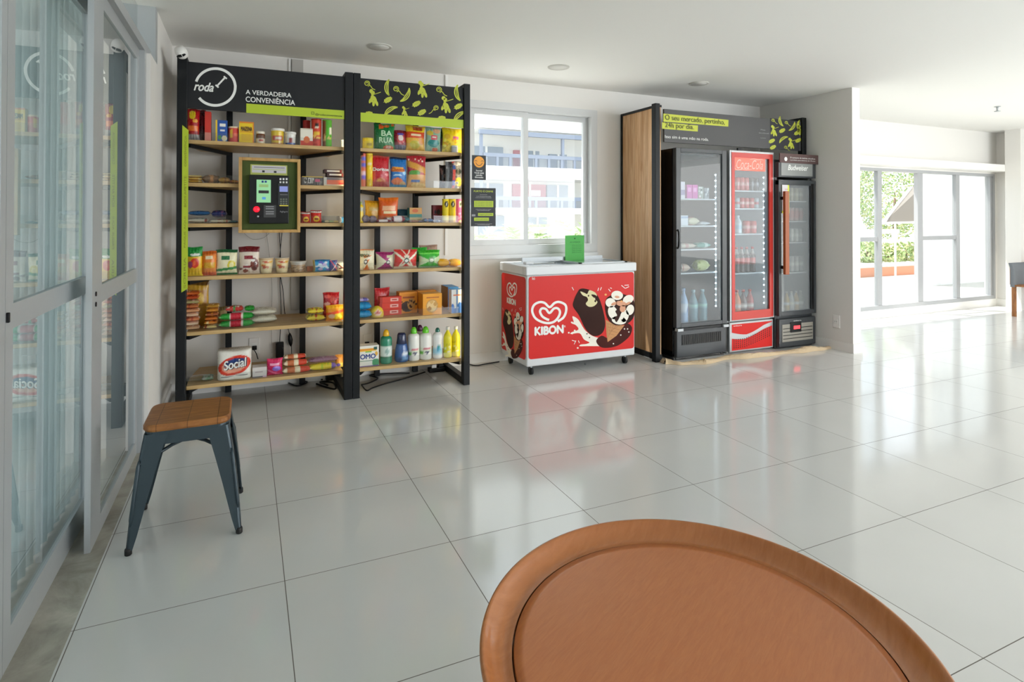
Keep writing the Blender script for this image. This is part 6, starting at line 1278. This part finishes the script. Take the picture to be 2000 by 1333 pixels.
for dx in (x0_+.04, x1_-.05):
    for dy in (-.22, .14): MB().box((dx-.018, dy-.018, 0), (dx+.018, dy+.018, .38), SW).build('leg', t)
p = atx(1905, 541, 9.5); m = MB(); m.lathe([(.008, 0), (.008, .02), (.02, .022), (.022, .035), (.001, .04)], GREYD, n=12)
tag(m.build('wall_hook', loc=(9.715, at(1940, 541, 4.6).y, .80), rot=(0, -PI/2, 0)), 'small dark round hook on the far white wall', 'hook')
m = MB(); m.tube([(9.70, 4.20, H-.02), (9.70, 4.20, .9)], .012, WTRIM, 8); tag(m.build('wall_conduit'), 'thin white vertical conduit on the far right wall', 'conduit')
m = MB(); m.box((9.70, 3.96, 1.36), (9.718, 4.15, 1.74), WTRIM); t = thing('wall_panel', 'small white framed panel on the far right wall', 'panel', (0, 0, 0)); m.build('frame', t, .004)
m = MB(); m.box((9.697, 3.985, 1.39), (9.70, 4.125, 1.71), FRAME); m.build('panel_face', t)

# ------------------------------------------------------------------ outside
GRD = mat('pale_paving', 'b4b0a8', .8, bump=.1); OWH = mat('outdoor_white_render', 'eeece8', .8); OBL = mat('balcony_blue_grey', '868e9f', .5); OGL = mat('balcony_glass', 'a9b8cf', .2); ORD = mat('curtain_red', 'c0838a', .7); OWG = mat('far_window_glass', '949fab', .15)
b = MB(); b.box((-40, 4.96, -.25), (40, 40, -.06), GRD); b.box((-40, -10, -.25), (-.68, 4.96, -.06), GRD); struct(b.build('ground'), 'pale paving outside the building')
b = MB(); b.box((1.2, 5.0, -.05), (4.9, 6.2, .84), OWH); struct(b.build('trim_8'), 'white parapet ledge outside the window')
YB = 14.0
zw = lambda y, Y=YB: at(1035, 200+y*.2251, Y).z
xw = lambda x, Y=YB: at(910+x*.2251, 340, Y).x
t = thing('apartment_building', 'white building with blue grey balcony railings seen through the window', 'building', (0, 0, 0))
XA, XB = xw(-500), xw(1700)
m = MB(); m.box((XA, YB+1.2, -.05), (XB, YB+5, 7.5), OWH); m.build('wall', t)
for k, (a, b_, y0) in enumerate(((60, 245, YB), (565, 662, YB-.1), (918, 972, YB-.1))): MB().box((XA if k else xw(118), y0, zw(b_)), (XB, YB+1.2, zw(a) if k else 7.5), OWH).build('floor_slab', t)
MB().box((xw(115), YB-.05, zw(300)), (XB, YB+.05, zw(262)), OBL).build('fascia', t)
for (y0, y1) in ((455, 562), (820, 916)):
    rl = MB(); rl.box((xw(150), YB-.02, zw(y0+32)), (XB, YB+.04, zw(y0)), OBL)
    for k in range(14): x = xw(150+k*112); rl.box((x, YB-.01, zw(y1)), (x+.07, YB+.04, zw(y0+32)), OBL)
    r_ = rl.build('balcony_rail', t); MB().box((xw(155), YB+.0, zw(y1)), (XB, YB+.015, zw(y0+32)), glass('balcony_pane', (.72, .75, .80), .08)).build('rail_glass', r_)
for (x0, x1, y0, y1, mm) in ((155, 470, 355, 540, OWG), (570, 690, 375, 545, ORD), (700, 800, 375, 545, OWG), (890, 1050, 395, 545, OWG), (180, 470, 690, 905, OWG), (560, 860, 690, 905, ORD), (870, 1060, 690, 905, OWG), (250, 480, 985, 1180, OWG), (690, 870, 1000, 1180, OWG)):
    fm = MB().box((xw(x0), YB+1.12, zw(y1)), (xw(x1), YB+1.2, zw(y0)), mm).build('window', t)
    MB().box(((xw(x0)+xw(x1))/2-.03, YB+1.09, zw(y1)), ((xw(x0)+xw(x1))/2+.03, YB+1.12, zw(y0)), OWH).build('window_bar', fm)
for x in (125, 835): MB().box((xw(x), YB, zw(662 if x > 200 else 916)), (xw(x)+.07, YB+.08, zw(262)), OBL).build('column', t)
for x0, y0, x1, y1 in ((715, 745, 800, 800),): MB().box((xw(x0), YB+1.05, zw(y1)), (xw(x1), YB+1.1, zw(y0)), OWH).build('white_board', t)
MB().box((xw(780), YB-.12, zw(960)), (xw(840), YB-.1, zw(925)), OWH).build('vent_panel', t)
LEAF = mat('palm_green', 'aabf8c', .5); LEAF2 = mat('leaf_green', 'a3b87c', .5); LEAF3 = mat('leaf_olive', 'b8b98c', .55); LEAF4 = mat('leaf_dark', '88a070', .5); BARK = mat('bark', '6e5a48', .8)
def palm(name, label, p, n, L_, h, seed):
    rnd = random.Random(seed); t = thing(name, label, 'palm', tuple(p), group=None); m = MB()
    m.tube([(0, 0, 0), (.02, 0, h*.5), (0, .02, h)], [.06, .05, .04], BARK, 8); m.build('trunk', t); m = MB()
    for k in range(n):
        a = 2*PI*k/n+rnd.uniform(-.2, .2); e = rnd.uniform(.5, 1.25); l = L_*rnd.uniform(.8, 1.1); pts = []
        for j in range(9): s = j/8; pts.append(Vector((math.cos(a)*l*s*math.cos(e), math.sin(a)*l*s*math.cos(e), h+l*s*math.sin(e)-l*.55*s*s)))
        for j in range(1, 9):
            p_ = pts[j]; d = (pts[j]-pts[j-1]).normalized(); sd = d.cross(Vector((0, 0, 1))).normalized(); ll = l*.30*math.sin(PI*(j/8*.85+.12))
            for sg_ in (-1, 1): q = p_+sd*sg_*ll+d*ll*.7-Vector((0, 0, ll*.25)); m.add([p_-d*.02, q, p_+d*.025], [(0, 1, 2)], LEAF)
        m.tube(pts, .006, LEAF, 4)
    m.build('fronds', t, recalc=False); return t
for k, (x, s_) in enumerate(((455, .75), (960, .95), (620, .7), (120, .6))):
    yp = (7.2, 7.6, 8.8, 6.9)[k]; q = at(910+x*.2251, 200+1160*.2251, yp); palm('palm_plant', ['small palm just left of the middle window bar, beyond the ledge', 'larger palm seen beyond the right hand window sash', 'feathery palm just right of the middle window bar', 'low palm seen under the black notices'][k], (q.x, yp, -.06), 12, s_, .92, 20+k)
def bush(name, label, c, r, n, mats, seed, cat='shrub', trunk=0, ls=.05):
    rnd = random.Random(seed); t = thing(name, label, cat, (c[0], c[1], -.06)); m = MB()
    for k in range(n):
        d = Vector((rnd.gauss(0, 1), rnd.gauss(0, 1), rnd.gauss(0, 1))).normalized()*rnd.uniform(.55, 1)**.5; p = Vector((d.x*r[0], d.y*r[1], c[2]+.06+d.z*r[2]))
        a = Vector((rnd.gauss(0, 1), rnd.gauss(0, 1), rnd.gauss(0, 1))).normalized()*ls; b_ = a.cross(Vector((rnd.gauss(0, 1), rnd.gauss(0, 1), .3))).normalized()*ls*.5
        m.add([p-a, p+b_, p+a, p-b_], [(0, 1, 2, 3)], rnd.choice(mats))
    m.build('foliage', t, recalc=False); m = MB(); m.tube([(0, 0, 0), (.03, .02, c[2]*.6), (0, 0, c[2]+.1)], [.02+.05*bool(trunk)]*2+[.02], BARK, 7); m.build('stem' if not trunk else 'trunk', t)
zd_ = lambda x, y, Y: at(1680+x*.2251, 320+y*.2251, Y)
c = zd_(300, 260, 12.5); bush('garden_tree', 'leafy garden tree behind the parasol outside the glass doors', (c.x, c.y, c.z), (1.6, 1.0, 1.5), 5200, [LEAF2, LEAF3, LEAF4], 5, 'tree', 1, .055)
c = zd_(-330, 300, 15.5); bush('garden_tree', 'paler garden tree partly hidden by the partition wall', (c.x, c.y, c.z), (1.5, 1.0, 1.4), 1200, [LEAF3, LEAF2], 6, 'tree', 1, .09)
for k, (x, y, w_) in enumerate(((60, 770, .30), (240, 780, .42), (400, 770, .48), (560, 770, .34))):
    c = zd_(x, y, 9.2); bush('garden_shrub', ['bright green shrub beside the partition, seen through the doors', 'bright green shrub left of the white garden post', 'olive shrub right of the white garden post', 'small shrub behind the third glass door bar'][k], (c.x, c.y, c.z), (w_, .3, .26), 700, [LEAF2, LEAF, LEAF3] if k < 2 else [LEAF3, LEAF2, LEAF4], 30+k, ls=.05)
a, b_ = zd_(-60, 1110, 8.6), zd_(608, 858, 8.6)
t = thing('garden_planter', 'long white garden planter with a terracotta base outside the glass doors', 'planter', (0, 0, 0))
MB().box((a.x, 8.6, .05), (b_.x, 9.6, b_.z), OWH).build('planter_wall', t, .01); TC = mat('terracotta', 'c48a70', .8)
m = MB(); m.box((a.x, 8.57, -.06), (zd_(460, 1100, 8.6).x, 8.6, .14), TC); m.box((a.x, 8.58, b_.z-.20), (zd_(110, 900, 8.6).x, 8.6, b_.z-.06), TC); m.box((zd_(190, 900, 8.6).x, 8.58, .14), (zd_(235, 900, 8.6).x, 8.6, b_.z-.25), TC); m.build('terracotta_base', t)
t = thing('garden_pergola', 'white garden frame of posts and a cross beam behind the planter', 'pergola', (0, 0, 0)); Yg = 9.72
for x in (100, 315): p = zd_(x, 580, Yg); MB().box((p.x-.05, Yg, -.06), (p.x+.05, Yg+.1, p.z), OWH).build('post', t)
p0, p1 = zd_(60, 580, Yg), zd_(330, 600, Yg); MB().box((p0.x, Yg-.02, p1.z-.02), (p1.x, Yg+.12, p1.z+.09), OWH).build('cross_beam', t)
Yp = 8.0; pa, pb_, pc, pd = zd_(200, 515, Yp), zd_(640, 505, Yp), zd_(440, 215, Yp+.6), zd_(640, 100, Yp+.6)
t = thing('garden_awning', 'grey fabric awning with a white edge sloping over the garden', 'awning', (0, 0, 0)); AWN = mat('awning_fabric', '6f6b64', .85)
m = MB(); m.poly([pa, pb_, pd, pc], AWN, (0, .01, .01)); m.build('fabric', t)
m = MB(); m.bar(pa, pc, .05, .06, OWH); m.bar(pa, pb_, .04, .04, OWH); m.build('edge_frame', t)
pp = zd_(345, 520, Yp); m = MB(); m.tube([(pp.x, Yp+.1, -.06), (pp.x, Yp+.1, pp.z)], .02, OWH, 8); m.build('post', t)
c = zd_(612, 900, 7.0); sbox('wall_garden', (c.x, 7.0, -.06), (c.x+6, 7.15, 3.6), OWH)
m = MB(); p = zd_(580, 440, 6.9); 
sbox('trim_9', (-.95, 3.99, -.1), (-.70, 4.93, H), WALL)

# ------------------------------------------------------------------ fit the lettering to its measured size
bpy.context.view_layer.update()
dg = bpy.context.evaluated_depsgraph_get(); MESH_TEXT = []
for o, w, h, bd, cf in TEXTS:
    me = bpy.data.meshes.new_from_object(o.evaluated_get(dg), depsgraph=dg); MESH_TEXT.append((o, me, w, h, bd, cf))
for o, me, w, h, bd, cf in MESH_TEXT:
    nm, par, loc, rot = o.name.split('.')[0], o.parent, o.location.copy(), o.rotation_euler.copy(); bpy.data.objects.remove(o)
    V = [v.co.copy() for v in me.vertices]; P_ = [tuple(p.vertices) for p in me.polygons]; mm = me.materials[0]
    if not V: continue
    xs = [v.x for v in V]; ys_ = [v.y for v in V]; dx, dy = max(xs)-min(xs), max(ys_)-min(ys_)
    cx, cy = (max(xs)+min(xs))/2, (max(ys_)+min(ys_))/2; sx = w/dx if w else 1; sy = h/dy if h else sx
    nv = []; nf = []; b = bd*sy*1.1
    offs = [(0, 0), (-b, 0), (b, 0), (0, b), (0, -b)] if b else [(0, 0)]
    for k, (ox, oy) in enumerate(offs):
        base = len(nv); nf += [tuple(base+i for i in p) for p in P_]
        for v in V:
            x, y, z = (v.x-cx)*sx+ox, (v.y-cy)*sy+oy, k*.00008
            if cf:
                W_, D_, S_ = cf; q = min(.98, abs(S_+x/(W_/2))); z += D_/2*((1-q**2.4)**.6-1)*1.0+D_*.07
            nv.append((x, y, z))
    m2 = bpy.data.meshes.new(nm); m2.from_pydata(nv, [], nf); m2.materials.append(mm); m2.update()
    n = bpy.data.objects.new(nm, m2); COL.objects.link(n); n.parent = par; n.location = loc; n.rotation_euler = rot
